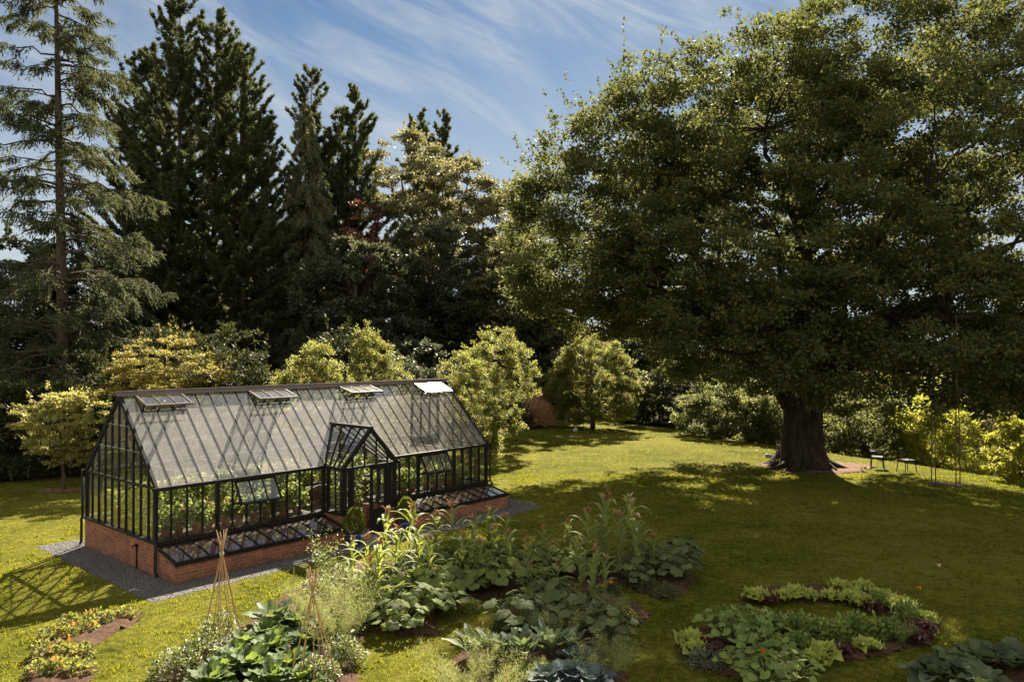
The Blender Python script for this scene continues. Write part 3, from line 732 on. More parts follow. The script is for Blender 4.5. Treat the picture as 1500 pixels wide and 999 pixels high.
def cold_frame(u0, u1, label):
    x, y = gh(u0, 0); g = empty('cold_frame', (x, y, 0), GH_ANG, 1, label, 'cold frame', 'cold frames along the greenhouse front')
    L = u1 - u0; D = 1.01; H0, H1 = .64, .43; t = .11
    b = MB(); b.box((0, -D, 0), (L, -D + t, H1))
    for xa in (0, L - t):
        v = [(xa, -D + t, 0), (xa + t, -D + t, 0), (xa + t, -.004, 0), (xa, -.004, 0), (xa, -D + t, H1 + .02), (xa + t, -D + t, H1 + .02), (xa + t, -.004, H0), (xa, -.004, H0)]
        b.add(v, [(0, 3, 2, 1), (4, 5, 6, 7), (0, 1, 5, 4), (1, 2, 6, 5), (2, 3, 7, 6), (3, 0, 4, 7)])
    b.build('brick_wall', M['brick'], g, uv=True)
    b = MB(); b.box((t, -D + t, 0), (L - t, -.004, .18)); b.build('soil_fill', M['darksoil'], g)
    n = 11; s = Vector((0, D - .01, H0 - H1)).normalized(); up = (0, -s.z, s.y)
    f0 = Vector((0, -D - .02, H1 + .045)); f1 = Vector((0, -.02, H0 + .05))
    b = MB()
    for z, w in ((f0, .07), (f1, .07)): b.bar(z + Vector((-.02, 0, 0)), z + Vector((L + .02, 0, 0)), w, .06, up)
    for k in range(n + 1):
        u = min(max(L * k / n, .015), L - .015); b.bar(Vector((u, f0.y, f0.z)), Vector((u, f1.y, f1.z)), .06 if k in (0, n) else .026, .05, up)
    b.bar((-.02, -D - .03, H1 + .0), (L + .02, -D - .03, H1 + .0), .05, .045)
    lid = b.build('lid', M['metal'], g)
    b = MB(); b.add([(.02, f0.y + .03, f0.z + .008), (L - .02, f0.y + .03, f0.z + .008), (L - .02, f1.y - .03, f1.z + .003), (.02, f1.y - .03, f1.z + .003)], [(0, 1, 2, 3)])
    b.build('pane', M['frameglass'], lid)
    return g
cold_frame(.02, 4.85, 'brick cold frame with sloping glass lid in front of the side with the tap')
cold_frame(7.0, 11.75, 'brick cold frame with sunlit glass lid on the lawn side of the porch')

# ---------------------------------------------------------------- trees
def crown(lobes, ncl, per, rc, ll, lw, shell=.62, droop=.1, flat=.65, outl=.10, seed=1, upn=.9, gapf=0, shoots=.22, shl=1.25):
    """leaf clumps spread over and inside a set of lobes -> leaf arrays and clump centres"""
    r = np.random.default_rng(seed)
    L = np.array(lobes, float); wts = (L[:, 3] * L[:, 4] + L[:, 3] * L[:, 5] + L[:, 4] * L[:, 5]); wts /= wts.sum()
    n0 = int(ncl * 1.9); k = r.choice(len(L), n0, p=wts)
    d = unit(r.normal(size=(n0, 3))); rad = shell + (1.04 - shell) * np.sqrt(r.random(n0))
    out = r.random(n0) < outl; rad = np.where(out, r.uniform(1.02, 1.16, n0), rad)
    C = L[k, :3] + d * rad[:, None] * L[k, 3:]
    deep = np.zeros(n0, bool)
    for j in range(len(L)):
        q = np.linalg.norm((C - L[j, :3]) / L[j, 3:], axis=1); deep |= (q < .55)
    keep = ~deep | (r.random(n0) < .22)
    if gapf:
        g = np.sin(C[:, 0] * gapf + 2 * np.sin(C[:, 2] * gapf * .7)) * np.sin(C[:, 2] * gapf * 1.1 + 1.7 * np.sin(C[:, 1] * gapf)); keep &= g > -.62
    C = C[keep][:ncl]; d = d[keep][:ncl]; out = out[keep][:ncl]; n = len(C)
    cr = rc * r.uniform(.6, 1.35, n) * np.where(out, .6, 1)
    m = np.maximum(6, (per * (cr / rc) ** 2 * r.uniform(.7, 1.2, n)).astype(int)); idx = np.repeat(np.arange(n), m); N = len(idx)
    o = unit(r.normal(size=(N, 3))) * (r.random(N) ** (1 / 2.3))[:, None]
    # short twigs: leaves gather in sprigs inside a clump
    sp = np.floor(r.random(N) * 9).astype(int); key = idx * 9 + sp
    tw = unit(r.normal(size=(n * 9, 3))) ; tw[:, 2] = np.abs(tw[:, 2]) * .6 + tw[:, 2] * .4
    tt = r.random(N) ** .7
    o = .42 * o + .72 * tw[key] * tt[:, None]
    o[:, 2] *= flat
    P = C[idx] + o * cr[idx][:, None]
    D = unit(o) * .8 + d[idx] * .5 + r.normal(0, .6, (N, 3)); D[:, 2] -= droop
    Nn = r.normal(0, .55, (N, 3)) + d[idx] * .35; Nn[:, 2] += upn
    if shoots:   # long young shoots that break the outline
        kk = np.flatnonzero(r.random(n) < shoots); ns = len(kk); nl = 26
        sd = unit(d[kk] * .75 + np.array([0, 0, .55]) + r.normal(0, .35, (ns, 3))); ln = rc * shl * r.uniform(.6, 1.5, ns)
        t = r.random((ns, nl)) ** .8
        Q = C[kk][:, None] + sd[:, None] * (cr[kk][:, None] * .4 + t * ln[:, None])[..., None] + r.normal(0, ll * .35, (ns, nl, 3))
        P = np.concatenate([P, Q.reshape(-1, 3)]); D = np.concatenate([D, (sd[:, None] * .8 + r.normal(0, .7, (ns, nl, 3))).reshape(-1, 3)])
        q2 = r.normal(0, .6, (ns * nl, 3)); q2[:, 2] += upn; Nn = np.concatenate([Nn, q2]); N = len(P)
    s = r.uniform(.65, 1.25, N)
    return leaf_quads(P, D, Nn, ll * s, lw * s), C
def tree_wood(trunk_pts, trunk_r, targets, sub, seed=1, seg=9, limb_r=.35, start=.55, mb=None):
    """trunk, limbs to lobe centres and finer boughs to leaf clumps"""
    r = random.Random(seed); b = mb or MB(); b.tube(trunk_pts, trunk_r, seg)
    tp = [Vector(p) for p in trunk_pts]; ends = []
    for t in targets:
        t = Vector(t); f = start + (1 - start) * r.random(); i = f * (len(tp) - 1); j = min(int(i), len(tp) - 2)
        a = tp[j].lerp(tp[j + 1], i - j)
        if a.z > t.z: a = tp[max(1, j // 2)].copy(); a.z = min(a.z, max(t.z * .8, tp[0].z + .5))
        pts = []
        for k in range(6):
            q = k / 5; p = a.lerp(t, q); p.z += math.sin(q * math.pi) * (t - a).length * .08
            if 0 < k: p += Vector((r.gauss(0, 1), r.gauss(0, 1), r.gauss(0, .6))) * (t - a).length * .035
            pts.append(p)
        b.tube(pts, [limb_r * (1 - .75 * k / 5) for k in range(6)], 6); ends.append(pts)
    for c in sub:
        c = Vector(c); best = min(((p - c).length, p) for pts in ends for p in pts[2:]) if ends else (0, tp[-1])
        a = best[1]; mid = a.lerp(c, .5) + Vector((r.gauss(0, .2), r.gauss(0, .2), .15))
        b.tube([a, mid, c], [limb_r * .22, limb_r * .13, limb_r * .05], 4, False)
    return b
def mk_tree(name, label, cat, x, y, z, lobes, ncl, per, rc, ll, lw, mat, bark='bark', tr=.18, trunk_top=None, seed=1, group=None, sub=40, wood=True, scale=1, **kw):
    g = empty(name, (x, y, z), 0, scale, label, cat, group)
    V, C = crown(lobes, ncl, per, rc, ll, lw, seed=seed, **kw)
    obj('crown', quad_mesh(name + '_crown', V), M[mat], g)
    top = trunk_top or max(l[2] for l in lobes) * .7
    pts = [(0, 0, -.3), (0.03, 0, top * .3), (-.05, .04, top * .65), (.02, 0, top)]
    rr = np.random.default_rng(seed); sel = C[rr.choice(len(C), min(sub, len(C)), replace=False)]
    tree_wood(pts, [tr * 1.35, tr, tr * .8, tr * .45], [l[:3] for l in lobes], sel, seed, 8, tr * .5, .35).build('trunk', M[bark], g)
    return g
def gzf(x, y): return float(gz(x, y))

# the great oak
def oak():
    x, y = OAK; g = empty('oak_tree', (x, y, 0), 0, 1, 'huge spreading oak with a thick dark trunk and a swing hung from its boughs', 'tree')
    lobes = [(-8.6, 1, 11.6, 5.0, 5.5, 5), (-6.6, 0, 14.8, 4.2, 4.5, 3.6), (-9, 2, 8.8, 4, 4.2, 2.8), (-3, -3, 14.7, 5, 5, 4.2), (-3, -4.5, 10, 5.5, 5, 4.5),
             (2.5, -2, 17.3, 5.5, 5.5, 4.4), (3, -5.5, 12, 6, 5, 5), (7.0, -1, 15.3, 4.8, 5.5, 4.6), (8, -4, 10, 6, 5.5, 5), (11.6, 0, 11.4, 4.4, 5, 4.6), (3, 5, 14, 7, 6, 6),
             (-3.5, 6, 12, 6, 5, 6), (5.0, 6, 12.5, 4.5, 4.5, 4.6), (-4, -6, 6.2, 4, 3, 2.2), (2, -7.5, 6.6, 4, 3, 2.3), (9, -6, 6.2, 5, 3.5, 2.2), (13.5, -3, 7, 4, 4, 3), (-9.4, .5, 8.4, 3, 3, 2.2),
             (-.6, -1, 16.2, 3.2, 3.4, 3.0), (-1.8, -6.5, 4.9, 2.8, 2.4, 1.7), (1.4, -7, 4.7, 2.8, 2.4, 1.7), (4.6, -7, 4.8, 3, 2.4, 1.7), (8, -6, 4.7, 3, 2.6, 1.7), (-4.6, -4.5, 5.4, 2.6, 2.4, 1.7), (0, -3.5, 5.2, 3, 2.4, 1.6), (12.6, -4, 5.0, 3, 2.8, 1.8), (-3, 4, 5.4, 3.4, 3, 1.8), (.5, -5, 8.5, 4, 3.5, 3), (11.5, -5.5, 6, 3.2, 2.6, 2.2), (-10.9, 0, 10.0, 3.1, 4, 3.6), (-7.2, -2.5, 8.6, 3.4, 3, 2.4), (-6, -3, 9, 4, 4, 3.6)]
    V, C = crown(lobes, 2900, 240, .95, .165, .105, seed=11, shell=.58, outl=.13)
    obj('crown', quad_mesh('oak_crown', V), M['oak'], g)
    b = MB()
    # fluted trunk with root flare
    n = 40; rows = []
    for z, r0, fl in ((-.25, 1.95, .5), (.0, 1.75, .42), (.2, 1.50, .30), (.5, 1.30, .2), (1.0, 1.16, .14), (1.8, 1.08, .10), (2.6, 1.06, .09), (3.3, 1.10, .10), (4.0, 1.15, .12), (4.8, 1.0, .12), (6.0, .8, .1), (8, .6, .08)):
        row = []
        for k in range(n + 1):
            a = 2 * math.pi * k / n
            rr = .80 * r0 * (1 + fl * (.5 * math.sin(5 * a + .6) + .35 * math.sin(8 * a + z * .4) + .15 * math.sin(17 * a))) 
            row.append((rr * math.cos(a) * 1.03 + .03 * z, rr * math.sin(a), z))
        rows.append(row)
    b.grid(rows)
    for a, l, r0 in ((-.25, 3.3, .22), (.15, 2.8, .17), (-.75, 2.4, .2), (-1.2, 2.0, .16), (-2.0, 2.1, .17), (-2.75, 2.5, .2), (3.0, 2.2, .14)):
        pts = [(math.cos(a + .12 * math.sin(2.2 * t * l)) * (.9 + t * l * .42), math.sin(a + .12 * math.sin(2.2 * t * l)) * (.9 + t * l * .42), .34 * (1 - t) ** 1.6 - .02 - .05 * t) for t in np.linspace(0, 1, 6)]
        b.tube(pts, [r0 * (1 - .7 * t) for t in np.linspace(0, 1, 6)], 7)
    b.build('trunk', M['bark_oak'], g)
    rr = np.random.default_rng(3); sel = C[rr.choice(len(C), 170, replace=False)]
    bb = tree_wood([(.05, 0, 3.0), (.1, 0, 5), (0, .2, 8), (.3, .1, 12), (.2, 0, 16)], [.7, .6, .48, .34, .18], [l[:3] for l in lobes], sel, 4, 9, .24, .0)
    # the low bough that carries the swing, and a snag on the left of the trunk
    sx, sy = at(1386, 709, .5); bb.tube([(0, -.2, 3.6), (1.2, -2.6, 5.6), ((sx - x) * .75, (sy - y) * .8, 6.6), (sx - x + .9, sy - y - .3, 6.7)], [.5, .30, .2, .1], 8)
    bb.tube([(-.6, -.2, 3.0), (-1.3, -.4, 3.9), (-2.4, -.3, 4.8), (-4, -1.5, 6)], [.5, .34, .24, .12], 8)
    bb.build('boughs', M['bark_oak'], g)
oak()

def conifer(name, label, x, y, z, H0, r0, nb, style, mat, bark, seed, tr=.3, z0=.06, leaders=None, group=None, cat='conifer', lean=0., ql=0.240, qw=0.053, dens=1.0, gap=0.):
    """style: 'spruce' drooping sparse, 'leyland' ascending plumes, 'weeping' hanging curtains"""
    r = np.random.default_rng(seed); g = empty(name, (x, y, z), 0, 1, label, cat, group)
    wood = MB(); Ps, Ds, Ns, Ls = [], [], [], []
    H = H0 - z
    leaders = [(a_, b_, c_ - z, d_) for a_, b_, c_, d_ in leaders] if leaders else [(0, 0, H, r0)]
    for (lx, ly, lh, lr) in leaders:
        ax = lambda t: np.array([lx * min(1, t * 2.2) + lean * t * lh, ly * min(1, t * 2.2), t * lh])
        wood.tube([ax(t) + np.array([0, 0, -.3 if t == 0 else 0]) for t in np.linspace(0, 1, 9)], [max(.02, tr * (1 - t) ** .8 * lh / H) for t in np.linspace(0, 1, 9)], 7)
        nbr = int(nb * lh / H)
        ts = z0 + (1 - z0) * (np.arange(nbr) + r.random(nbr)) / nbr
        for t in ts:
            if gap and r.random() < gap * (1 - abs(t - .55)): continue
            a = r.uniform(0, 2 * np.pi); f = 1 - t
            if style == 'spruce': L = lr * (.22 + .78 * f ** .75) * r.uniform(.55, 1.1)
            elif style == 'weeping': L = lr * (.06 + .94 * f ** .85) * r.uniform(.8, 1.08)
            else: L = lr * min(1, .10 + 1.25 * f ** .75) * r.uniform(.50, 1.28)
            dirn = np.array([np.cos(a), np.sin(a), 0]); s = np.linspace(0, 1, 7)[:, None]
            if style == 'spruce': zz_ = L * (.16 * s - .42 * s ** 2 + .16 * s ** 3) - (.10 * L * (1 - t))
            elif style == 'weeping': zz_ = L * (.30 * s - .75 * s ** 2)
            else: zz_ = L * (.25 + .75 * t) * (.45 * s + .60 * s ** 2)
            pts = ax(t) + dirn * (s * L * (1 if style != 'leyland' else .92)) + np.array([0, 0, 1]) * zz_ + np.concatenate([np.zeros((1, 3)), r.normal(0, .035 * L, (6, 3))])
            wood.tube(pts, [max(.008, .05 * L / 3 * (1 - .85 * k / 6)) for k in range(7)], 4, False)
            # sprays along the branch
            nt = max(5, int(L * {'spruce': 11, 'weeping': 15, 'leyland': 19}[style] * dens)); q = r.uniform(.18 if style != 'spruce' else .25, 1, nt) ** .85
            i = np.minimum((q * 6).astype(int), 5); fr = (q * 6 - i)[:, None]
            B = pts[i] * (1 - fr) + pts[i + 1] * fr
            tan = unit(pts[i + 1] - pts[i]); side = np.cross(tan, [0, 0, 1.0]); side = unit(side) * r.choice([-1, 1], nt)[:, None]
            tl = r.uniform(.5, 1.0, nt) * ((.28 + .30 * (1 - q)) if style != 'leyland' else (.10 + .50 * (1 - q))) * min(1.9, .5 + L * .35)
            if style == 'spruce': td = side * .75 + tan * .7 + np.array([0, 0, -.75]) * r.uniform(.3, 1.2, nt)[:, None]
            elif style == 'weeping': td = side * .35 + tan * .45 + np.array([0, 0, -1.1]); tl = tl * 1.25
            else: td = side * .62 + tan * 1.0 + np.array([0, 0, .30])
            td = unit(td + r.normal(0, .16, (nt, 3)))
            kq = 14 if style == 'leyland' else 8
            ss = np.linspace(.05, 1, kq)[None, :, None]
            pp = B[:, None] + td[:, None] * (tl[:, None, None] * ss) + np.array([0, 0, -1.]) * (tl[:, None, None] * ss ** 2 * (.35 if style != 'leyland' else .0))
            pp = pp + r.normal(0, .03, pp.shape)
            sgn = np.where(np.arange(kq) % 2, 1, -1)[None, :, None]
            lat = unit(np.cross(td, r.normal(0, 1, (nt, 3))))[:, None]
            dd = td[:, None] * .85 + lat * sgn * .6 + r.normal(0, .2, pp.shape)
            if style != 'leyland': dd[..., 2] -= .25
            Ps.append(pp.reshape(-1, 3)); Ds.append(dd.reshape(-1, 3)); Ns.append(r.normal(0, .6, (nt * kq, 3)) + np.array([0, 0, .8]))
            Ls.append(np.repeat(r.uniform(.7, 1.25, nt), kq))
    P = np.concatenate(Ps); s = np.concatenate(Ls)
    V = leaf_quads(P, np.concatenate(Ds), np.concatenate(Ns), ql * s, qw * s, .4)
    obj('crown', quad_mesh(name, V), M[mat], g); wood.build('trunk', M[bark], g)
    return g
def on(px, Y, dz=0):
    X = depth_at(px, Y); return X, Y, gzf(X, Y) + dz
def hgt(py, Y): return CAMZ - (py - 510.6) / F * Y

x, y, z = on(97, 39); conifer('spruce_tree', 'tall sparse spruce with a bare visible trunk at the far left', x, y, z, 28.5, 6.2, 240, 'spruce', 'spruce', 'bark', 21, .34, .06, lean=-.026, gap=.08, ql=0.256, qw=0.062, dens=1.35)
x, y, z = on(262, 62); conifer('leyland_cypress', 'tall bushy cypress with two pointed leaders, highest behind the left roof end', x, y, z, hgt(2, 62) + .0, 4.93, 215, 'leyland', 'leyland', 'bark', 22, .3, .03, [(0.00, 0.00, hgt(2, 62), 5.84), (2.68, 0.56, hgt(18, 62), 5.16)], ql=0.298, qw=0.062)
x, y, z = on(196, 63); conifer('leyland_cypress', 'dark cypress with a lower tip between the bare spruce and the two pointed leaders', x, y, z, hgt(72, 63), 3.64, 190, 'leyland', 'leyland', 'bark', 23, .28, .03, [(0.00, 0.00, hgt(80, 63), 4.44), (1.26, 0.84, hgt(68, 63), 4.10)], ql=0.297, qw=0.062)
x, y, z = on(352, 61); conifer('leyland_cypress', 'dark cypress with a blunt top between the two pointed leaders and the weeping cypress', x, y, z, hgt(72, 61), 4.07, 200, 'leyland', 'leyland', 'bark', 24, .28, .03, [(0.00, 0.00, hgt(70, 61), 4.79), (1.54, 0.70, hgt(165, 61), 3.94)], ql=0.297, qw=0.062)
x, y, z = on(447, 64); conifer('weeping_cypress', 'paler weeping cypress with hanging curtains of foliage rising behind the roof', x, y, z, hgt(150, 64), 5.4, 300, 'weeping', 'weeping', 'bark', 25, .22, .05, dens=1.3, ql=0.277, qw=0.066)
x, y, z = on(455, 68); conifer('pine_tree', 'dark conifer whose spiky tip shows just above the weeping cypress', x, y, z, hgt(103, 68), 4.16, 170, 'leyland', 'leyland', 'bark', 26, .28, .05, ql=0.312, qw=0.061)
x, y, z = on(520, 68); conifer('pine_tree', 'dark broad conifer between the weeping cypress and the pale rounded tree', x, y, z, hgt(133, 68), 4.58, 190, 'leyland', 'leyland', 'bark', 27, .28, .04, [(0.00, 0.00, hgt(135, 68), 4.44), (-1.67, 0.69, hgt(160, 68), 3.89)], ql=0.312, qw=0.061)
x, y, z = on(612, 92); conifer('pine_tree', 'far dark conifer tip, left one of two peeping over the pale rounded tree', x, y, z, hgt(168, 92), 4.74, 150, 'leyland', 'leyland', 'bark', 28, .28, .2, ql=0.391, qw=0.077)
x, y, z = on(648, 92); conifer('pine_tree', 'far slim conifer tip, right one of two peeping over the pale rounded tree', x, y, z, hgt(166, 92), 4.18, 150, 'leyland', 'leyland', 'bark', 29, .28, .2, ql=0.391, qw=0.077)

x, y, z = on(648, 74)
mk_tree('broadleaf_tree', 'large pale rounded broadleaf tree with creamy blossom lit by the sun beyond the roof', 'tree', x, y, z,
        [(-2.4, 0, 16.8, 2.9, 3, 2.9), (-.3, -1, 14.5, 3.6, 3.4, 3.8), (2.4, 0, 13, 3.3, 3.2, 3.5), (4.2, .5, 12.4, 2.5, 3, 3.4), (5.6, .5, 10.2, 2.0, 2.6, 3.6), (-3, .5, 12.5, 2.6, 3, 4), (.5, -.5, 9.5, 4, 3.4, 4), (3.6, 0, 6.5, 3, 3, 4), (-2.5, 0, 7, 3, 3, 4), (1.5, .5, 16, 2.2, 2.2, 2)],
        520, 300, .85, .19, .12, 'broad', tr=.4, scale=(1.396, 1.396, hgt(195, 74) / hgt(195, 53)), seed=31, outl=.14)
x, y, z = on(632, 64)
mk_tree('holm_oak', 'dark dense evergreen tree below the pale rounded tree', 'tree', x, y, z,
        [(0, 0, 9.4, 2.6, 2.6, 3.6), (-1.5, 0, 7, 2.4, 2.5, 4), (1.7, -.2, 6.5, 2.4, 2.5, 4), (0, -.6, 4.5, 3, 2.4, 3.8)], 300, 260, .7, .17, .10, 'holm', tr=.3, scale=(1.391, 1.391, hgt(310, 64) / hgt(310, 46)), seed=32, outl=.12)
x, y, z = on(533, 60)
mk_tree('copper_plum', 'narrow copper leaved tree between the weeping cypress and the dark evergreen', 'tree', x, y, z,
        [(0, 0, 12, .9, .9, 2.1), (.5, 0, 9, 1.2, 1.1, 2.6), (-.3, 0, 6, 1.2, 1.2, 2.5)], 90, 120, .5, .18, .11, 'copper', tr=.14, scale=(1.364, 1.364, hgt(280, 60) / hgt(280, 44)), seed=33, outl=.2)
x, y, z = on(768, 62)
mk_tree('lime_tree', 'leafy light green tree half hidden behind the left edge of the great oak', 'tree', x, y, z,
        [(-.2, 0, 8.6, 2.7, 2.4, 3.6), (.8, 0, 5, 2.8, 2.4, 3.4), (-1.2, 0, 4.8, 2.4, 2.2, 3.4), (1.4, .5, 10.8, 2.0, 2, 2.4), (-1.6, .4, 8.6, 1.8, 2, 2.6)], 250, 240, .7, .20, .13, 'broad', tr=.26, scale=(1.240, 1.240, hgt(330, 62) / hgt(330, 50)), seed=34, outl=.16)
# small garden trees
x, y, z = on(244, 33.5)
mk_tree('maple_tree', 'low golden yellow maple behind the left half of the roof', 'tree', x, y, z, [(0, 0, 4.6, 2.0, 1.8, 1.3), (-.9, 0, 4.0, 1.5, 1.5, 1.2), (1.1, 0, 4.1, 1.4, 1.5, 1.1), (0, -.3, 2.8, 1.8, 1.5, 1.3)], 230, 227, .42, 0.089, 0.052, 'maple', tr=.1, seed=41, flat=.4, outl=.2)
x, y, z = on(457, 31.5)
mk_tree('hornbeam_tree', 'bushy hornbeam with bronze tips behind the middle of the roof', 'tree', x, y, z, [(0, 0, 4.4, 1.35, 1.5, 1.5), (-.8, 0, 3.6, 1.1, 1.3, 1.4), (.9, 0, 3.5, 1.1, 1.3, 1.4), (.1, 0, 5.5, .7, .8, .8), (-.1, 0, 2.4, 1.5, 1.5, 1.4)], 294, 170, 0.35, 0.092, 0.056, 'hornbeam', tr=.1, shoots=.14, shl=.9, flat=.85, seed=42, scale=(0.88, 0.88, 0.92), group='hornbeams round the lawn', outl=.22)
x, y, z = on(550, 35.5)
mk_tree('hornbeam_tree', 'bushy hornbeam with a pointed top left of the bright roof vent', 'tree', x, y, z, [(-.2, 0, 4.8, 1.1, 1.3, 1.6), (-.4, 0, 5.9, .7, .8, 1.1), (.7, 0, 3.9, 1.0, 1.2, 1.4), (-.2, 0, 3, 1.3, 1.4, 1.7)], 256, 170, 0.35, 0.092, 0.056, 'hornbeam', tr=.1, shoots=.14, shl=.9, flat=.85, seed=43, scale=(0.90, 0.90, 0.94), group='hornbeams round the lawn', outl=.22)
x, y, z = on(697, 33.0)
mk_tree('hornbeam_tree', 'leafy hornbeam whose low branches hang beside the right roof end', 'tree', x, y, z, [(0, 0, 3.7, 1.5, 1.4, 1.6), (-.7, 0, 4.9, .9, .9, 1.0), (.45, -.2, 2.6, 1.0, 1.1, 1.1), (-.1, 0, 1.9, 1.1, 1.2, 1.0), (.8, -.4, 1.25, .5, .5, .35)], 281, 170, 0.35, 0.089, 0.052, 'hornbeam', tr=.1, shoots=.14, shl=.9, flat=.85, seed=44, scale=(0.86, 0.86, 0.90), group='hornbeams round the lawn', outl=.2)
x, y, z = on(728, 42)
mk_tree('hornbeam_tree', 'taller hornbeam standing behind the one beside the right roof end', 'tree', x, y, z, [(0, 0, 5.3, 1.7, 1.7, 1.9), (-.8, 0, 4.0, 1.7, 1.7, 1.8), (.9, 0, 3.9, 1.5, 1.6, 1.8), (0, 0, 2.2, 1.8, 1.7, 1.5)], 294, 170, 0.42, 0.104, 0.063, 'hornbeam', tr=.12, shoots=.14, shl=.9, flat=.85, seed=45, scale=(0.90, 0.90, 0.94), group='hornbeams round the lawn', outl=.2)
x, y = at(868, 628); z = gzf(x, y)
mk_tree('hornbeam_tree', 'small rounded hornbeam alone on the lawn with its shadow beneath it', 'tree', x, y, z, [(0, 0, 3.7, 2.7, 2.5, 2.0), (-1.8, 0, 3.0, 1.7, 1.8, 1.5), (1.9, 0, 3.1, 1.7, 1.8, 1.5), (0, 0, 5.2, 1.8, 1.7, 1.2), (0, -.3, 1.55, 2.6, 2.3, 1.0), (-1.2, -.4, 1.15, 1.4, 1.4, .7), (1.3, -.4, 1.15, 1.4, 1.4, .7)], 640, 170, 0.42, 0.111, 0.066, 'hornbeam', tr=.17, shoots=.14, shl=.9, flat=.85, trunk_top=2.2, seed=46, group='hornbeams round the lawn', outl=.2)
x, y = at(92, 717); z = gzf(x, y)
mk_tree('acer_tree', 'pale leaved young acer on the grass left of the greenhouse', 'tree', x, y, z, [(0, 0, 2.3, 1.0, 1.1, 1.0), (-.95, 0, 2.75, .75, .8, .8), (.95, 0, 2.95, .75, .8, .8), (-.1, 0, 3.2, .7, .8, .6), (-.4, 0, 1.6, .8, .8, .6), (.45, 0, 1.55, .6, .8, .5)], 210, 110, .33, .11, .065, 'acer', tr=.075, trunk_top=1.7, seed=47, flat=.35, outl=.24)
soil_mound('soil', [(x + .95 * math.cos(a), y - .1 + .6 * math.sin(a)) for a in np.linspace(0, 6.28, 20)[:-1]], M['mulch'], .03, .12)

# shrubs round the lawn
def shrub(name, label, px, Y, pytop, wpx, mat, seed, pybot=None, ncl=150, per=120, rc=.45, ll=.14, lw=.085, group=None, cat='shrub', **kw):
    x, y, z = on(px, Y); H = hgt(pytop, Y) - z; w = wpx / F * Y / 2
    lobes = [(0, 0, H * .62, w * .75, w * .7, H * .36), (-w * .48, -.1, H * .45, w * .5, w * .55, H * .38), (w * .5, 0, H * .42, w * .5, w * .55, H * .36), (0, -w * .3, H * .28, w * .8, w * .6, H * .28)]
    return mk_tree(name, label, cat, x, y, z, lobes, ncl, per, rc, ll, lw, mat, tr=.07, trunk_top=H * .5, seed=seed, group=group, sub=20, **kw)
shrub('laurel_shrub', 'dark laurel in the corner under the bare spruce', 25, 33, 560, 130, 'laurel', 51, rc=.5, ll=.17, lw=.075)
shrub('laurel_shrub', 'dark laurel behind the pale young acer', 128, 34, 520, 120, 'laurel', 52, rc=.5, ll=.17, lw=.075)
shrub('laurel_shrub', 'dark laurel peeping up right of the golden maple', 345, 36, 470, 110, 'laurel', 53, rc=.5, ll=.17, lw=.075)
shrub('laurel_shrub', 'dark laurel filling the gap left of the hornbeam with a pointed top', 500, 39, 478, 110, 'laurel', 54, rc=.5, ll=.17, lw=.075)
shrub('laurel_shrub', 'deep green shrub beyond the hidden back wall under the cypresses', 262, 38, 485, 190, 'laurel', 55, ncl=200, rc=.6, ll=.18, lw=.08)
shrub('laurel_shrub', 'dark shrub in shade beneath the dark evergreen tree', 620, 41, 490, 130, 'holm', 56, rc=.5)
shrub('laurel_shrub', 'shaded shrub closing the far end of the lawn behind the small rounded hornbeam', 850, 67, 540, 170, 'laurel', 57, ncl=220, rc=.7, ll=.22, lw=.11)
shrub('laurel_shrub', 'dark shrub between the small rounded hornbeam and the oak trunk', 965, 58, 545, 130, 'laurel', 58, ncl=200, rc=.6, ll=.2, lw=.1)
shrub('viburnum_shrub', 'pale flecked shrub left of the oak trunk at the lawn edge', 1065, 50, 556, 150, 'viburnum', 59, ncl=210, rc=.55, ll=.18, lw=.1)
shrub('viburnum_shrub', 'shrub with light catching its leaves just left of the oak trunk', 1120, 47, 575, 80, 'viburnum', 60, ncl=120, rc=.5)
shrub('viburnum_shrub', 'broad mottled shrub right of the oak trunk behind the metal chairs', 1262, 45, 556, 150, 'viburnum', 61, ncl=220, rc=.55, ll=.17, lw=.1)
shrub('gold_shrub', 'sunlit yellow green bush behind the ropes of the swing', 1372, 42, 578, 125, 'goldbush', 62, ncl=220, rc=.5, ll=.18, lw=.075)
shrub('laurel_shrub', 'dull green shrub between the two sunlit yellow bushes', 1445, 46, 600, 110, 'broad', 63, ncl=180, rc=.55, ll=.2, lw=.09)
shrub('gold_shrub', 'bright yellow green bush cut by the right edge of the view', 1494, 33.0, 612, 105, 'goldbush', 64, ncl=95, rc=.36, ll=.17, lw=.08)
shrub('bank_shrub', 'low green shrub tucked against the far side of the lawn left of the pink grass', 742, 53, 585, 70, 'laurel', 65, ncl=90, rc=.4)
# pink cloud grass
x, y = at(770, 626); 
g = empty('pink_grass', (x, y, gzf(x, y)), 0, 1, 'mound of feathery pink grass at the far corner of the lawn', 'ornamental grass'); g.scale = (1.35, 1.35, 1.3)
r_ = np.random.default_rng(5); n = 5200; a = r_.uniform(0, 6.28, n); el = np.arccos(r_.uniform(.12, 1, n)); hh = r_.uniform(.75, 1.1, n) * 1.7
d_ = np.stack([np.cos(a) * np.sin(el), np.sin(a) * np.sin(el), np.cos(el)], -1); P_ = d_ * hh[:, None] * np.array([.95, .8, 1]) * r_.uniform(.55, 1, n)[:, None]; P_[:, 2] -= 0
obj('plumes', quad_mesh('plumes', leaf_quads(P_, d_ + r_.normal(0, .3, (n, 3)), r_.normal(0, 1, (n, 3)), r_.uniform(.25, .45, n), r_.uniform(.03, .06, n))), M['pinkgrass'], g)
n = 1500; a = r_.uniform(0, 6.28, n); P_ = np.stack([np.cos(a) * .3, np.sin(a) * .3, np.zeros(n)], -1); D_ = np.stack([np.cos(a) * .5, np.sin(a) * .5, np.ones(n)], -1) + r_.normal(0, .2, (n, 3))
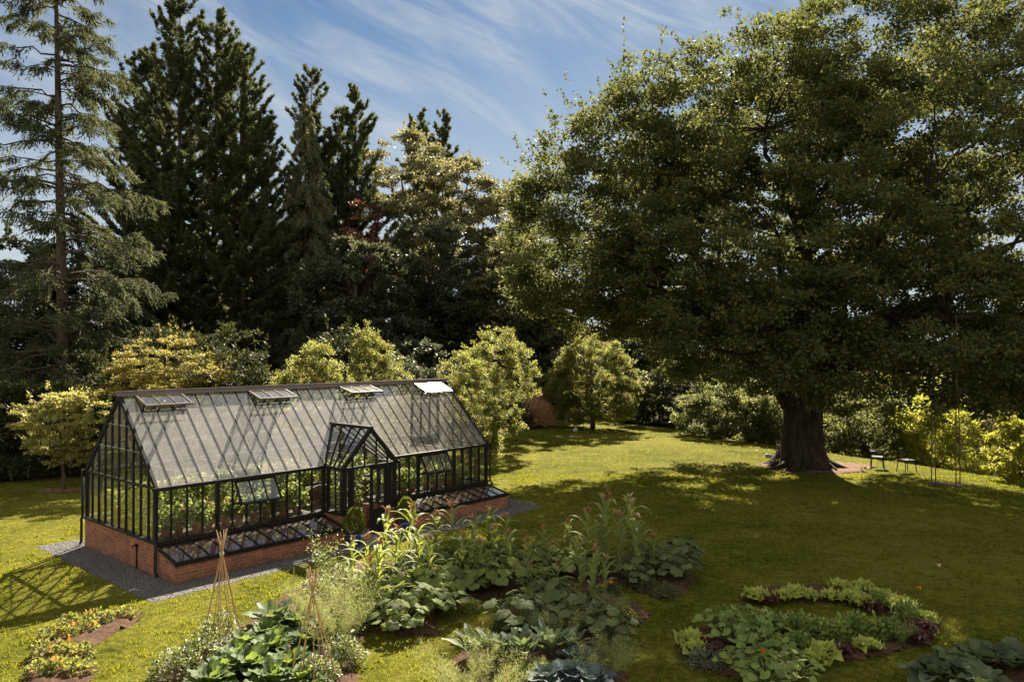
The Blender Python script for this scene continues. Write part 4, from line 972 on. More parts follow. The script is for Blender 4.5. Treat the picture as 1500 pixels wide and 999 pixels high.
obj('blades', quad_mesh('blades', leaf_quads(P_, D_, r_.normal(0, 1, (n, 3)), r_.uniform(.8, 1.3, n), np.full(n, .03))), M['celery'], g)

# trees beyond the garden
def far_tree(label, px, Y, pytop, wpx, mat, seed, name='woodland_tree', bark='bark', trunk=False):
    x, y, z = on(px, Y); H = hgt(pytop, Y) - z; w = wpx / F * Y / 2
    b0 = .3 if not trunk else .62
    lobes = [(0, 0, H * .72, w * .8, w * .8, H * .27), (-w * .5, 0, H * .55, w * .55, w * .6, H * (.30 if not trunk else .18)), (w * .5, 0, H * .53, w * .55, w * .6, H * (.30 if not trunk else .18))]
    if not trunk: lobes += [(0, 0, H * .3, w, w * .8, H * .3)]
    return mk_tree(name, label, 'tree', x, y, z, lobes, 170, 200, w * .22, .34, .2, mat, bark, tr=.28, seed=seed, trunk_top=H * .75, sub=14)
for i, (lab, px, Y, top, w, mat) in enumerate([
    ('dark woodland tree at the far left edge behind the bare spruce', -10, 52, 330, 210, 'holm'),
    ('dark woodland tree filling the gap under the bare spruce', 120, 54, 395, 190, 'laurel'),
    ('shadowed woodland tree low behind the copper leaved tree', 520, 56, 350, 170, 'holm'),
    ('dark woodland tree behind the hornbeams beside the right roof end', 745, 62, 420, 190, 'laurel'),
    ('dark woodland tree behind the small rounded hornbeam', 870, 74, 430, 220, 'laurel'),
    ('dark woodland tree behind the left skirts of the great oak', 1000, 70, 455, 230, 'holm'),
    ('woodland tree lit from behind through the lower boughs right of the oak trunk', 1235, 58, 478, 210, 'hornbeam'),
    ('dark woodland tree behind the oak trunk', 1130, 66, 470, 200, 'laurel'),
    ('dark woodland tree between the two reddish pine trunks and the swing', 1370, 66, 492, 190, 'laurel'),
    ('dark woodland tree low behind the two pointed cypress leaders', 235, 82, 330, 200, 'holm'),
    ('dark woodland tree low between the blunt cypress and the weeping cypress', 375, 82, 320, 180, 'holm'),
    ('dark woodland tree low behind the weeping cypress and broad conifer', 480, 84, 330, 170, 'laurel'),
    ('dark woodland tree beyond the right edge of the lawn', 1530, 70, 500, 210, 'holm')]):
    far_tree(lab, px, Y, top, w, mat, 70 + i)
for i, (lab, px, Y, w) in enumerate([('pine with a bare reddish trunk left of the other far pine at right', 1455, 58, 110), ('pine with a slender reddish trunk closest to the right edge', 1492, 61, 110)]):
    far_tree(lab, px, Y, 440, w, 'conifer', 90 + i, 'scots_pine', 'bark_red', True)

# ---------------------------------------------------------------- kitchen garden plants
def strip(mb, p, az, e0, e1, L, wf, n=7, fold=.25, wave=0., rnd=None, m=3):
    """one leaf blade: midrib leaving p at azimuth az, elevation e0 bending to e1"""
    rows = []; p = np.array(p, float); sd = np.array([-math.sin(az), math.cos(az), 0]); ph = (rnd or random).uniform(0, 6)
    for i in range(n + 1):
        t = i / n; e = e0 + (e1 - e0) * t ** 1.3
        d = np.array([math.cos(az) * math.cos(e), math.sin(az) * math.cos(e), math.sin(e)]); up = np.array([-math.cos(az) * math.sin(e), -math.sin(az) * math.sin(e), math.cos(e)])
        w = wf(t); row = []
        for j in range(m):
            s = -1 + 2 * j / (m - 1)
            row.append(p + sd * w * s + up * (fold * w * abs(s) + wave * w * math.sin(ph + t * 13 + s * 2) * abs(s)))
        rows.append(row); p = p + d * L / n
    mb.grid(rows)
    return p
def disc_leaf(mb, p, nrm, fwd, Rr, lobes=5, depth=.22, cup=.15, seg=20, rnd=random, heart=.35):
    n = Vector(nrm).normalized(); f = Vector(fwd); f = (f - n * f.dot(n)).normalized(); s = n.cross(f); p = Vector(p); ph = rnd.uniform(0, 6)
    vs = [p]; fs = []
    for q in (.5, 1):
        for k in range(seg):
            a = 2 * math.pi * k / seg
            rr = Rr * (1 - depth + depth * abs(math.cos(lobes * a / 2))) * (1 - heart * max(0, -math.cos(a)) ** 6 * 1.6)
            rr *= 1 + .12 * math.cos(a)
            vs.append(p + (f * math.cos(a) + s * math.sin(a)) * rr * q + n * Rr * (cup * q * q * (1 if q < 1 else -.6) + .07 * math.sin(ph + 3 * a) * q))
    for k in range(seg):
        fs.append((0, 1 + k, 1 + (k + 1) % seg)); fs.append((1 + k, 1 + seg + k, 1 + seg + (k + 1) % seg, 1 + (k + 1) % seg))
    mb.add(vs, fs, True)
def small_flower(mb, p, r, petals=6, rnd=random, tilt=.5):
    n = Vector((rnd.gauss(0, tilt), rnd.gauss(-.3, tilt), 1)).normalized(); a = n.orthogonal().normalized(); b = n.cross(a); p = Vector(p)
    for k in range(petals):
        t = 2 * math.pi * k / petals; d = a * math.cos(t) + b * math.sin(t); e = a * math.cos(t + .5) + b * math.sin(t + .5); g_ = a * math.cos(t - .5) + b * math.sin(t - .5)
        mb.add([p, p + g_ * r * .7 + n * r * .25, p + d * r + n * r * .2, p + e * r * .7 + n * r * .25], [(0, 1, 2, 3)])
PLANTS = 0
def plant(name, label, cat, x, y, parts, sc=1, rz=None, z=None, group=None):
    g = empty(name, (x, y, .05 if z is None else z), random.uniform(0, 6.28) if rz is None else rz, sc, label, cat, group)
    for pn, me_, mat in parts: obj(pn, me_, M[mat], g)
    return g
def corn_parts(seed, H, tassel):
    r = random.Random(seed); st = MB(); lv = MB(); ts = MB(); bend = r.uniform(-.05, .05), r.uniform(-.05, .05)
    ax = lambda t: (bend[0] * t * t * H, bend[1] * t * t * H, t * H * .86)
    st.tube([ax(t) for t in (0, .25, .5, .75, 1)], [.016, .015, .012, .009, .006], 6)
    a = r.uniform(0, 6.28)
    for i in range(13):
        t = .10 + .80 * i / 12; az = a + (i % 2) * math.pi + r.gauss(0, .45); L = r.uniform(.70, 1.08) * (1 - .30 * abs(t - .5) * 2) * H / 1.8
        wmax = r.uniform(.058, .082)
        strip(lv, ax(t), az, r.uniform(.9, 1.25), r.uniform(-1.3, -.2), L, lambda q: wmax * (math.sin(math.pi * min(1, q * .93 + .09)) ** .6) * (1 - q * .45) + .001, 9, .35, .18, r)
    top = Vector(ax(1))
    ts.tube([top, top + Vector((0, 0, .14 * H))], [.006, .003], 4)
    for k in range(13):
        az = r.uniform(0, 6.28); e = r.uniform(.5, 1.35); L = r.uniform(.14, .24); b0 = top + Vector((0, 0, .14 * H * r.uniform(.05, .6)))
        d = Vector((math.cos(az) * math.cos(e), math.sin(az) * math.cos(e), math.sin(e)))
        ts.tube([b0, b0 + d * L * .5, b0 + d * L + Vector((0, 0, -.02))], [.009, .012, .004], 4)
    return [('stalk', st.mesh('corn_stalk'), 'stem'), ('leaves', lv.mesh('corn_leaves'), 'corn'), ('tassel', ts.mesh('corn_tassel'), tassel)]
def squash_parts(seed, n, R0, h, spread, mat='squash', lobes=5, depth=.2, flower='orange', nf=2):
    r = random.Random(seed); st = MB(); lv = MB(); out = []
    for i in range(n):
        az = i * 2.4 + r.gauss(0, .3); q = (i + .6) / n; rad = spread * math.sqrt(q) * r.uniform(.8, 1.1); hh = h * (1.05 - .45 * q) * r.uniform(.75, 1.15)
        tip = Vector((math.cos(az) * rad, math.sin(az) * rad, hh)); b0 = tip * .12; b0.z = .02
        st.tube([b0, b0.lerp(tip, .5) + Vector((0, 0, .10 * h)), tip], [.013, .011, .008], 5)
        disc_leaf(lv, tip, (math.cos(az) * .55 + r.gauss(0, .25), math.sin(az) * .55 + r.gauss(0, .25), 1), (math.cos(az), math.sin(az), -.25), R0 * r.uniform(.7, 1.2), lobes, depth, .16, 20, r)
    out = [('stems', st.mesh('petioles'), 'stem'), ('leaves', lv.mesh('big_leaves'), mat)]
    for k in range(nf):
        f = MB(); az = r.uniform(0, 6.28); p = Vector((math.cos(az) * spread * .75, math.sin(az) * spread * .75, h * .75))
        for j in range(2): small_flower(f, p + Vector((0, 0, .03 * j)), .055, 5, r, .3)
        out.append(('flower', f.mesh('squash_flower'), flower))
    return out
def brassica_parts(seed, n, L, w, e_in, e_out, mat, bend=.9, head=None, wave=.22, obl=.62):
    r = random.Random(seed); lv = MB(); out = []
    for i in range(n):
        q = i / (n - 1); az = i * 2.4 + r.gauss(0, .2); e0 = e_in + (e_out - e_in) * q + r.gauss(0, .08); ll = L * (.65 + .5 * q) * r.uniform(.85, 1.12); ww = w * (.7 + .45 * q) * r.uniform(.85, 1.15)
        strip(lv, (math.cos(az) * .03, math.sin(az) * .03, .03 + .05 * (1 - q)), az, e0, e0 - bend * r.uniform(.5, 1.3), ll,
              lambda t: ww * (.10 + .9 * max(0, math.sin(math.pi * min(1, max(0, t - .12) ** obl * 1.02))) if t < .985 else .25) * (1 if t > .12 else .5), 8, .22, wave, r, 5)
    out.append(('leaves', lv.mesh('leaf_rosette'), mat))
    if head:
        b = MB(); b.lathe([(.001, .0), (head * .7, .03), (head, head * .7), (head * .8, head * 1.25), (.001, head * 1.5)], 12); out.append(('head', b.mesh('cabbage_head'), mat))
    return out
def dome_parts(seed, n, rx, rz, l, w, mat, pn='foliage', flower=None, nf=0, fr=.02, up=.6, inner=.45, fmat2=None, z0=.0):
    r = np.random.default_rng(seed); d = unit(r.normal(size=(n, 3))); d[:, 2] = np.abs(d[:, 2]) * 1.0
    nz = 1 + .20 * np.sin(d[:, 0] * 5 + seed) * np.cos(d[:, 1] * 6 + seed) + r.normal(0, .06, n)
    rad = (inner + (1 - inner) * np.sqrt(r.random(n))) * nz
    P = d * rad[:, None] * np.array([rx, rx, rz]); P[:, 2] += z0
    D = d + r.normal(0, .7, (n, 3)); N = r.normal(0, .6, (n, 3)); N[:, 2] += up; s = r.uniform(.6, 1.3, n)
    out = [(pn, quad_mesh('foliage', leaf_quads(P, D, N, l * s, w * s)), mat)]
    if flower:
        R_ = random.Random(seed); f = MB()
        for k in range(nf):
            a = R_.uniform(0, 6.28); e = math.acos(R_.uniform(.15, 1)); small_flower(f, (rx * 1.02 * math.cos(a) * math.sin(e), rx * 1.02 * math.sin(a) * math.sin(e), z0 + rz * 1.05 * math.cos(e)), fr, 6, R_)
        out.append(('flowers', f.mesh('blooms'), flower))
    return out
def feather_parts(seed, n, rx, H, mat='feather', thick=.006):
    """wispy plants: fine upright stems carrying thread leaves"""
    r = np.random.default_rng(seed); ns = 46; a = r.uniform(0, 6.28, ns); rr = np.sqrt(r.random(ns)) * rx; lean = r.uniform(.1, .45, ns); h = H * r.uniform(.6, 1.1, ns)
    k = r.integers(0, ns, n); t = r.random(n) ** .6
    ax = np.stack([np.cos(a) * rr, np.sin(a) * rr, np.zeros(ns)], -1)
    P = ax[k] * (.55 + .45 * t[:, None]) + np.stack([np.cos(a[k]) * lean[k] * t * h[k], np.sin(a[k]) * lean[k] * t * h[k], t * h[k]], -1) + r.normal(0, .045, (n, 3)) * t[:, None]
    D = r.normal(0, 1, (n, 3)) + np.array([0, 0, .5]); l = r.uniform(.06, .15, n) * (1.1 - .4 * t)
    return [('foliage', quad_mesh('threads', leaf_quads(P, D, r.normal(0, 1, (n, 3)), l, np.full(n, thick) * r.uniform(.7, 1.6, n))), mat)]
def lettuce_parts(seed, mat, R0=.17, n=26):
    r = random.Random(seed); lv = MB()
    for i in range(n):
        q = i / (n - 1); az = i * 2.4 + r.gauss(0, .25); e0 = 1.35 - 1.0 * q; ww = R0 * (.35 + .25 * q)
        strip(lv, (0, 0, .02), az, e0, e0 - .5, R0 * (.75 + .45 * q), lambda t: ww * (.25 + .9 * t ** .7), 5, .2, .55, r, 7)
    return [('leaves', lv.mesh('frilly_leaves'), mat)]
def uv_from(tx, ty, by):
    X, Y = at(tx, by); h = CAMZ - (ty - 510.6) / F * Y
    X = depth_at(tx, Y); return X, Y, h

CORN = {}
def add_corn(tx, ty, by, label, tassel='tassel', v=0):
    X, Y, h = uv_from(tx, ty, by); key = (v % 5, tassel)
    if key not in CORN: CORN[key] = corn_parts(100 + v % 5, 1.8, tassel)
    plant('sweetcorn', label, 'sweetcorn', X, Y, CORN[key], h / 1.8, group='sweetcorn plants in the kitchen garden')
for k, (tx, ty, by, lab, ts) in enumerate([
    (563, 742, 853, 'tall sweetcorn with a pink tassel standing clear in front of the porch door', 'tassel'),
    (517, 786, 868, 'sunlit sweetcorn with pink tassel at the left end of the row, below the dwarf conifer', 'tassel'),
    (536, 782, 884, 'sweetcorn whose pink tassel is middle of the three below the doorway', 'tassel'),
    (553, 788, 898, 'yellow leaved sweetcorn nearest the camera at the left end of the row', 'tassel'),
    (598, 738, 846, 'sweetcorn with a pale pink tassel overlapping the second dwarf conifer', 'tassel'),
    (614, 760, 866, 'shorter sweetcorn with a drooping tassel right of the second dwarf conifer', 'tassel'),
    (640, 748, 842, 'sweetcorn in front of the left end of the sunlit cold frame', 'tassel'),
    (664, 736, 838, 'broad leaved sweetcorn before the middle of the sunlit cold frame', 'tassel'),
    (690, 754, 850, 'sweetcorn with spreading leaves before the right half of the sunlit cold frame', 'tassel'),
    (718, 742, 834, 'sweetcorn before the right corner of the sunlit cold frame', 'tassel'),
    (742, 752, 838, 'sweetcorn just right of the sunlit cold frame corner, against the gravel', 'tassel'),
    (773, 786, 866, 'sweetcorn with a reddish tassel and one long blade crossing the lawn edge', 'tassel'),
    (802, 796, 852, 'low sweetcorn with reddish tassel in the shade behind the squash leaves', 'tassel'),
    (778, 822, 890, 'short sweetcorn with a tan tassel above the pumpkin leaves by the inner lawn', 'tassel'),
    (818, 822, 896, 'short sweetcorn with pink tassel in the middle of the inner bed', 'tassel'),
    (850, 784, 874, 'sweetcorn with a cream tassel in the middle of the inner bed', 'paletassel'),
    (884, 812, 890, 'sweetcorn with a cream tassel nearest the yellow daisies', 'paletassel'),
    (868, 800, 900, 'bluish sweetcorn between the two cream tasselled ones', 'tassel'),
    (886, 722, 838, 'tallest dark sweetcorn at the right end of the back row', 'tassel'),
    (925, 724, 846, 'tall sweetcorn topped by a cream tassel against the shaded lawn', 'paletassel'),
    (933, 752, 856, 'sweetcorn with a tan tassel right beside the tall cream topped one', 'tassel'),
    (905, 748, 850, 'dark sweetcorn tucked between the two tallest at the right end', 'tassel'),
    (958, 782, 852, 'last sweetcorn on the right with one blade arching over the marigolds', 'tassel'),
    (835, 760, 832, 'thin sweetcorn in the back row left of the tallest group', 'tassel'),
    (578, 770, 872, 'leafy sweetcorn without clear tassel right of the tall one before the porch door', 'tassel'),
    (630, 784, 872, 'leafy sweetcorn among the pumpkin leaves below the sunlit cold frame', 'tassel'),
    (676, 778, 864, 'leafy sweetcorn in the second row below the middle of the sunlit cold frame', 'tassel'),
    (705, 790, 868, 'leafy sweetcorn in the second row by the inner lawn', 'tassel'),
    (748, 776, 858, 'leafy sweetcorn in the second row below the gravel end', 'tassel'),
    (722, 770, 846, 'arching sweetcorn in the second row below the cold frame corner', 'tassel'),
    (798, 770, 838, 'arching sweetcorn in the back row right of the gravel end', 'tassel'),
    (862, 744, 838, 'slim dark sweetcorn left of the tallest dark one', 'tassel'),
    (540, 815, 905, 'low arching sweetcorn in front of the yellow leaved one', 'tassel')]):
    add_corn(tx, ty, by, lab, ts, k)

SQ = [squash_parts(200 + i, 44, .160, .60, .80, nf=1 if i == 1 else 0) for i in range(3)]
ZU = [squash_parts(210 + i, 32, .165, .66, .64, 'zucchini', 7, .34, 'orange', i) for i in range(2)]
for k, (px, py, sc, lab) in enumerate([
    (602, 912, 1.05, 'big pumpkin plant sprawling onto the grass path nearest the left wigwam'), (572, 880, .95, 'sunlit pumpkin plant at the left end of the sweetcorn row'),
    (628, 878, 1., 'pumpkin plant at the corner of the inner lawn below the first tall sweetcorn'), (612, 848, .9, 'pumpkin plant with an orange flower at the foot of the first tall sweetcorn'),
    (668, 872, 1., 'large leaved pumpkin plant along the top left of the inner lawn'), (702, 870, 1., 'pumpkin plant along the top of the inner lawn, second from its left corner'),
    (738, 862, 1., 'pumpkin plant along the top of the inner lawn, nearest the inner bed'), (655, 845, .9, 'pumpkin plant among sweetcorn stems before the sunlit cold frame'),
    (700, 838, .9, 'pumpkin plant among sweetcorn stems before the cold frame corner'), (742, 832, .9, 'pumpkin plant in the back row where the gravel path ends'),
    (783, 846, .95, 'pumpkin plant in the gap between back row and inner bed'), (826, 846, .9, 'shaded pumpkin plant below the thin sweetcorn'),
    (868, 848, .85, 'shaded pumpkin plant at the foot of the tallest sweetcorn'), (800, 828, .8, 'small shaded pumpkin plant at the very back by the lawn'), (560, 908, .9, 'pumpkin plant on the near left edge beside the feathery fern'), (640, 902, .85, 'pumpkin plant with low leaves at the left tip of the inner lawn'), (588, 926, .8, 'lowest pumpkin plant spilling on the sunlit grass path')]):
    X, Y = at(px, py); plant('pumpkin_plant', lab, 'pumpkin plant', X, Y, SQ[k % 3], sc, group='pumpkin plants under the sweetcorn')
for k, (px, py, sc, lab) in enumerate([
    (765, 930, 1.1, 'courgette plant with jagged pale leaves at the near corner of the inner bed'), (808, 900, 1., 'courgette plant in the inner bed behind the jagged pale one'),
    (856, 922, 1., 'courgette plant with orange flower beside the yellow daisies'), (890, 942, .8, 'small courgette plant drooping onto the grass below the yellow daisies'),
    (960, 842, 1., 'dark courgette plant behind the orange marigolds'), (996, 852, 1., 'dark courgette plant at the right end of the back row'), (1000, 826, .9, 'dusky courgette plant at the far right corner of the sweetcorn bed'),
    (930, 858, .8, 'low courgette plant left of the orange marigolds')]):
    X, Y = at(px, py); plant('courgette_plant', lab, 'courgette plant', X, Y, ZU[k % 2], sc, group='courgette plants')

KA = [brassica_parts(220 + i, 20, .60, .085, 1.45, .75, 'kale', .7) for i in range(2)]
CO = [brassica_parts(230 + i, 24, .50, .135, 1.4, .30, 'collard', .9, None, .28) for i in range(2)] + [brassica_parts(233, 18, .55, .14, 1.4, .45, 'kale', .8, None, .15)]
CA = [brassica_parts(240 + i, 18, .36, .14, 1.3, .15, 'cabbage', .6, .13, .18) for i in range(2)]
for k, (px, py, sc, lab) in enumerate([(695, 968, 1.0, 'upright grey green kale leftmost in the near inner bed'), (728, 972, .95, 'upright kale second from the left in the near inner bed'), (765, 972, 1.1, 'tallest upright kale with long pale leaves in the near inner bed'),
    (805, 965, 1.05, 'dark upright kale right of the tallest one'), (836, 960, .8, 'smaller kale beside the feathery fennel')]):
    X, Y = at(px, py); plant('kale', lab, 'kale', X, Y, KA[k % 2], sc, group='kale plants')
for k, (px, py, sc, lab) in enumerate([(402, 922, 1.15, 'tall blue green cauliflower with paddle leaves between the two wigwams'), (435, 925, .9, 'leafy collard behind the near wigwam'), (330, 995, 1., 'leafy green collard in front of the left wigwam'),
    (368, 992, 1.1, 'glossy collard at the front between the wigwams'), (398, 965, 1.1, 'glossy dark collard in the middle between the wigwams'), (425, 990, 1., 'dark collard beside the foot of the near wigwam'), (358, 958, .9, 'collard at the foot of the left wigwam'), (310, 1015, 1., 'collard cut by the bottom edge left of the others'), (388, 940, .9, 'collard directly behind the middle one, below the cauliflower'), (345, 975, .9, 'low collard just right of the left wigwam foot'), (448, 955, .9, 'collard half hidden inside the near wigwam'), (398, 1012, 1., 'collard at the bottom edge midway between the wigwams'), (440, 1012, .95, 'collard at the bottom edge under the near wigwam'), (478, 935, .9, 'collard in front of the tall feathery fern')]):
    X, Y = at(px, py); plant('collard', lab, 'collard', X, Y, CO[2 if k in (0,) else k % 2], sc, group='collards round the wigwams')
for k, (px, py, sc, lab) in enumerate([(800, 1008, 1.1, 'blue cabbage cut by the bottom edge, leftmost'), (836, 1000, 1.1, 'blue cabbage behind the leftmost blue one'), (868, 1012, 1.1, 'round blue cabbage at the bottom edge, nearest the bare soil'), (852, 978, 1.1, 'purplish blue cabbage farthest from the bottom edge')]):
    X, Y = at(px, py); plant('cabbage', lab, 'cabbage', X, Y, CA[k % 2], sc, group='blue cabbages')

for k, (px, py, rx, H, lab) in enumerate([(492, 945, .55, .95, 'tall feathery asparagus fern behind the near wigwam'), (520, 905, .5, .8, 'feathery fern sprawling toward the grass path'), (455, 905, .45, .7, 'feathery fern left of the taller one'),
    (695, 1008, .95, .58, 'pale wispy mound of dill cut by the bottom edge'), (822, 938, .55, .62, 'airy green fennel in the middle of the inner bed'), (888, 985, .55, .5, 'pinkish grey wispy coriander at the right of the inner bed'), (895, 908, .35, .4, 'thin fennel wisps behind the yellow daisies')]):
    X, Y = at(px, py); plant('fennel', lab, 'feathery herb', X, Y, feather_parts(250 + k, 7800 if k in (0, 3) else 3600, rx, H), 1, group='feathery herbs')
for k, (px, py, rx, H, lab) in enumerate([(256, 992, .42, .42, 'white flecked herb mound leftmost at the bed corner'), (292, 972, .40, .45, 'white flecked herb mound left of the first wigwam'), (322, 940, .40, .50, 'white flecked herb mound behind the first wigwam'), (505, 975, .34, .45, 'white flecked herb by the near wigwam and bare earth'),
    (470, 872, .45, .40, 'white flecked herb at the far left of the sweetcorn row'), (498, 858, .45, .45, 'white flecked herb where a thin stake stands'), (535, 868, .4, .45, 'bright white flecked herb below the pink tassels'), (515, 925, .38, .40, 'white flecked herb leaning on the grass path'), (463, 1000, .38, .36, 'white flecked herb at the foot of the near wigwam')]):
    X, Y = at(px, py); plant('flowering_herb', lab, 'herb', X, Y, dome_parts(260 + k, 900, rx, H, .07, .036, 'herb', 'foliage', 'white', 46, .020), 1, group='white flecked herbs')
for k, (px, py, lab) in enumerate([(948, 866, 'dark leaved marigold with two small orange blooms'), (975, 876, 'marigold with the two largest orange blooms'), (893, 872, 'marigold with orange blooms behind the yellow daisies'), (738, 930, 'marigold touched by orange beside the pumpkin leaves')]):
    X, Y = at(px, py); plant('marigold', lab, 'marigold', X, Y, dome_parts(280 + k, 420, .24, .26, .085, .030, 'zucchini', 'foliage', 'orange', 4 if k else 2, .055 if k != 1 else .065), 1, group='marigolds')
X, Y = at(914, 912); plant('daisy_clump', 'clump of small yellow daisies beside bare brown earth', 'daisies', X, Y, dome_parts(290, 420, .26, .26, .07, .03, 'celery', 'foliage', 'yellow', 60, .022))
X, Y = at(740, 955); plant('nasturtium', 'low nasturtium with red blooms among the kale', 'nasturtium', X, Y, dome_parts(291, 300, .3, .2, .09, .08, 'bean', 'foliage', 'redpetal', 5, .035), group='nasturtiums')
X, Y = at(783, 992); plant('nasturtium', 'low nasturtium with red blooms between kale and blue cabbages', 'nasturtium', X, Y, dome_parts(292, 360, .32, .2, .09, .08, 'bean', 'foliage', 'redpetal', 6, .035), group='nasturtiums')
X, Y = at(690, 940); plant('nasturtium', 'yellow green nasturtium at the left tip of the inner bed', 'nasturtium', X, Y, dome_parts(293, 300, .28, .2, .09, .08, 'strawberry', 'foliage', None), group='nasturtiums')
X, Y = at(690, 896); plant('nasturtium', 'small red flowered plant at the edge of the inner lawn', 'nasturtium', X, Y, dome_parts(294, 220, .2, .24, .06, .04, 'celery', 'foliage', 'redpetal', 5, .03), group='nasturtiums')
X, Y = at(735, 800); 
# strawberry bed on the left
SB = [dome_parts(300 + i, 150, .21, .20, .095, .060, 'strawberry', 'foliage', None, up=.8) for i in range(3)]
for k, (px, py, sc, lab) in enumerate([
    (58, 990, 1., 'strawberry plant at the near left tip of the curved earth bed'), (88, 985, 1., 'strawberry plant near the bottom edge, second from the bed tip'), (116, 988, .95, 'strawberry plant on the inner side of the near bed end'),
    (62, 962, 1., 'strawberry plant on the outer side, just above the bed tip'), (92, 962, 1.05, 'large strawberry plant in the middle of the near bed end'), (122, 962, .9, 'strawberry plant with orange leaves at the inner bend'),
    (72, 938, 1., 'strawberry plant on the outer bend of the curved bed'), (98, 936, 1., 'strawberry plant mid bed where the curve begins'), (104, 918, .95, 'strawberry plant on the outer curve halfway up the bed'), (128, 925, .9, 'strawberry plant beside bare earth halfway up the bed'),
    (138, 910, .9, 'strawberry plant three from the far tip of the curved bed'), (158, 912, .85, 'small strawberry plant two from the far tip of the curved bed'), (186, 905, .9, 'strawberry plant with orange leaf at the far tip of the bed')]):
    X, Y = at(px, py); plant('strawberry_plant', lab, 'strawberry plant', X, Y, SB[k % 3], sc, group='strawberry plants')

# salad bed on the right
LT = [lettuce_parts(310 + i, 'lettuce') for i in range(3)]; RL = [lettuce_parts(320 + i, 'redlettuce') for i in range(2)]
for k, (px, py, sc, lab) in enumerate([
    (1107, 883, 1.35, 'pale lettuce at the far left tip of the curved salad bed'), (1149, 882, 1.1, 'pale lettuce left of a tall frilly one on the far arm'), (1164, 877, 1.25, 'tall frilly pale lettuce in the middle of the far arm'), (1181, 880, 1.1, 'pale lettuce right of the tall frilly one on the far arm'),
    (1217, 881, 1.05, 'pale lettuce just left of an orange flower'), (1231, 868, 1.2, 'pale lettuce behind the orange flower on the far arm'), (1247, 884, 1.2, 'wide pale lettuce right below an orange flower'), (1264, 890, 1.2, 'pale lettuce leaning to the inner lawn of the salad bed'),
    (1262, 870, 1.3, 'tall pale lettuce on the outer edge of the far arm'), (1292, 882, 1.2, 'lone pale lettuce where the far arm bends'), (1318, 896, 1.35, 'pale lettuce on the outer bend of the salad bed'), (1354, 916, 1.2, 'pale lettuce behind the dark red ones on the right'),
    (1013, 950, 1.35, 'pale lettuce at the left end of the salad bed'), (1018, 962, 1.1, 'pale lettuce below the one at the left end'), (1271, 956, 1.1, 'small pale lettuce alone on bare earth'), (1205, 968, 1.4, 'pale lettuce near the grass at the inner front edge'), (1196, 978, 1.2, 'pale lettuce in front of the inner front one')]):
    X, Y = at(px, py); plant('lettuce', lab, 'lettuce', X, Y, LT[k % 3], sc * 1.2, group='pale lettuces')
for k, (px, py, sc, lab) in enumerate([
    (1126, 887, 1.1, 'dark red lettuce right of the far left pale one'), (1276, 881, 1.1, 'dark red lettuce between pale ones on the far arm'), (1278, 898, 1.1, 'dark red lettuce at the inner edge of the bend'), (1352, 932, 1.5, 'largest dark red lettuce at the right end of the bed'),
    (1345, 944, 1.4, 'dark red lettuce in front of the largest one'), (1334, 934, 1.2, 'dark red lettuce left of the largest one'), (1036, 952, 1.4, 'dark red lettuce beside the left end pale one'), (1046, 964, 1.2, 'dark red lettuce between beans and grey sage'), (1228, 964, 1.3, 'brownish red lettuce on bare earth in front of the celery')]):
    X, Y = at(px, py); plant('red_lettuce', lab, 'lettuce', X, Y, RL[k % 2], sc, group='dark red lettuces')
BE = [squash_parts(330 + i, 46, .078, .42, .48, 'bean', 2, .05, 'orange', i) for i in range(2)]
for k, (px, py, sc, lab) in enumerate([(1058, 932, 1.1, 'heart leaved bean plant at the left of the salad bed'), (1092, 930, 1.1, 'heart leaved bean plant with a yellow leaf'), (1076, 950, 1.0, 'heart leaved bean plant above the red lettuces'), (1120, 932, 1., 'heart leaved bean plant nearest the celery row'), (1108, 955, 1., 'heart leaved bean plant with an orange bloom'),
    (1092, 990, 1., 'nasturtium like bean plant lowest on the left by an orange bloom'), (1135, 975, 1., 'pale heart leaved bean plant in the middle front'), (1160, 1000, 1., 'heart leaved plant with a trumpet bloom at the bottom edge'), (1122, 1012, 1., 'heart leaved plant cut by the bottom edge')]):
    X, Y = at(px, py); plant('bean_plant', lab, 'bean plant', X, Y, BE[k % 2], sc, group='bean plants in the salad bed')
CE = [dome_parts(340 + i, 520, .26, .40, .10, .055, 'celery', 'foliage', None, up=.7) for i in range(2)]
for k, (px, py, sc, lab) in enumerate([(1150, 935, 1., 'leafy celery first in the row after the beans'), (1175, 938, 1.05, 'leafy celery second in the row after the beans'), (1200, 942, 1., 'leafy celery third in the row, before the tallest'), (1226, 943, 1., 'leafy celery behind the brownish red lettuce'),
    (1250, 938, 1.15, 'tallest leafy celery, behind the lettuce on bare earth'), (1276, 940, 1., 'leafy celery last but one at the right of the row'), (1300, 938, .9, 'leafy celery ending the row at the right'), (1330, 915, 1., 'leafy celery on the bend beside the outer pale lettuce'), (1168, 960, .9, 'leafy celery in front of the row, by bare earth')]):
    X, Y = at(px, py); plant('celery', lab, 'celery', X, Y, CE[k % 2], sc, group='celery plants')
X, Y = at(1035, 976); plant('sage', 'grey green sage at the near left corner of the salad bed', 'sage', X, Y, dome_parts(350, 700, .36, .22, .06, .028, 'sage'))
X, Y = at(1322, 945); plant('chives', 'clump of thin chives left of the dark red lettuces', 'chives', X, Y, feather_parts(351, 900, .14, .38, 'celery', .008))
X, Y = at(1288, 890); plant('chives', 'clump of thin chives on the bend of the salad bed', 'chives', X, Y, feather_parts(352, 700, .12, .32, 'celery', .008))
for k, (px, py, lab) in enumerate([(1227, 872, 'orange flowered nasturtium left of the tall pale lettuce on the far arm'), (1246, 873, 'orange flowered nasturtium beside the tall pale lettuce on the far arm')]):
    X, Y = at(px, py); plant('nasturtium', lab, 'nasturtium', X, Y, dome_parts(355 + k, 60, .12, .12, .06, .055, 'bean', 'foliage', 'redpetal', 2, .06), group='nasturtiums')
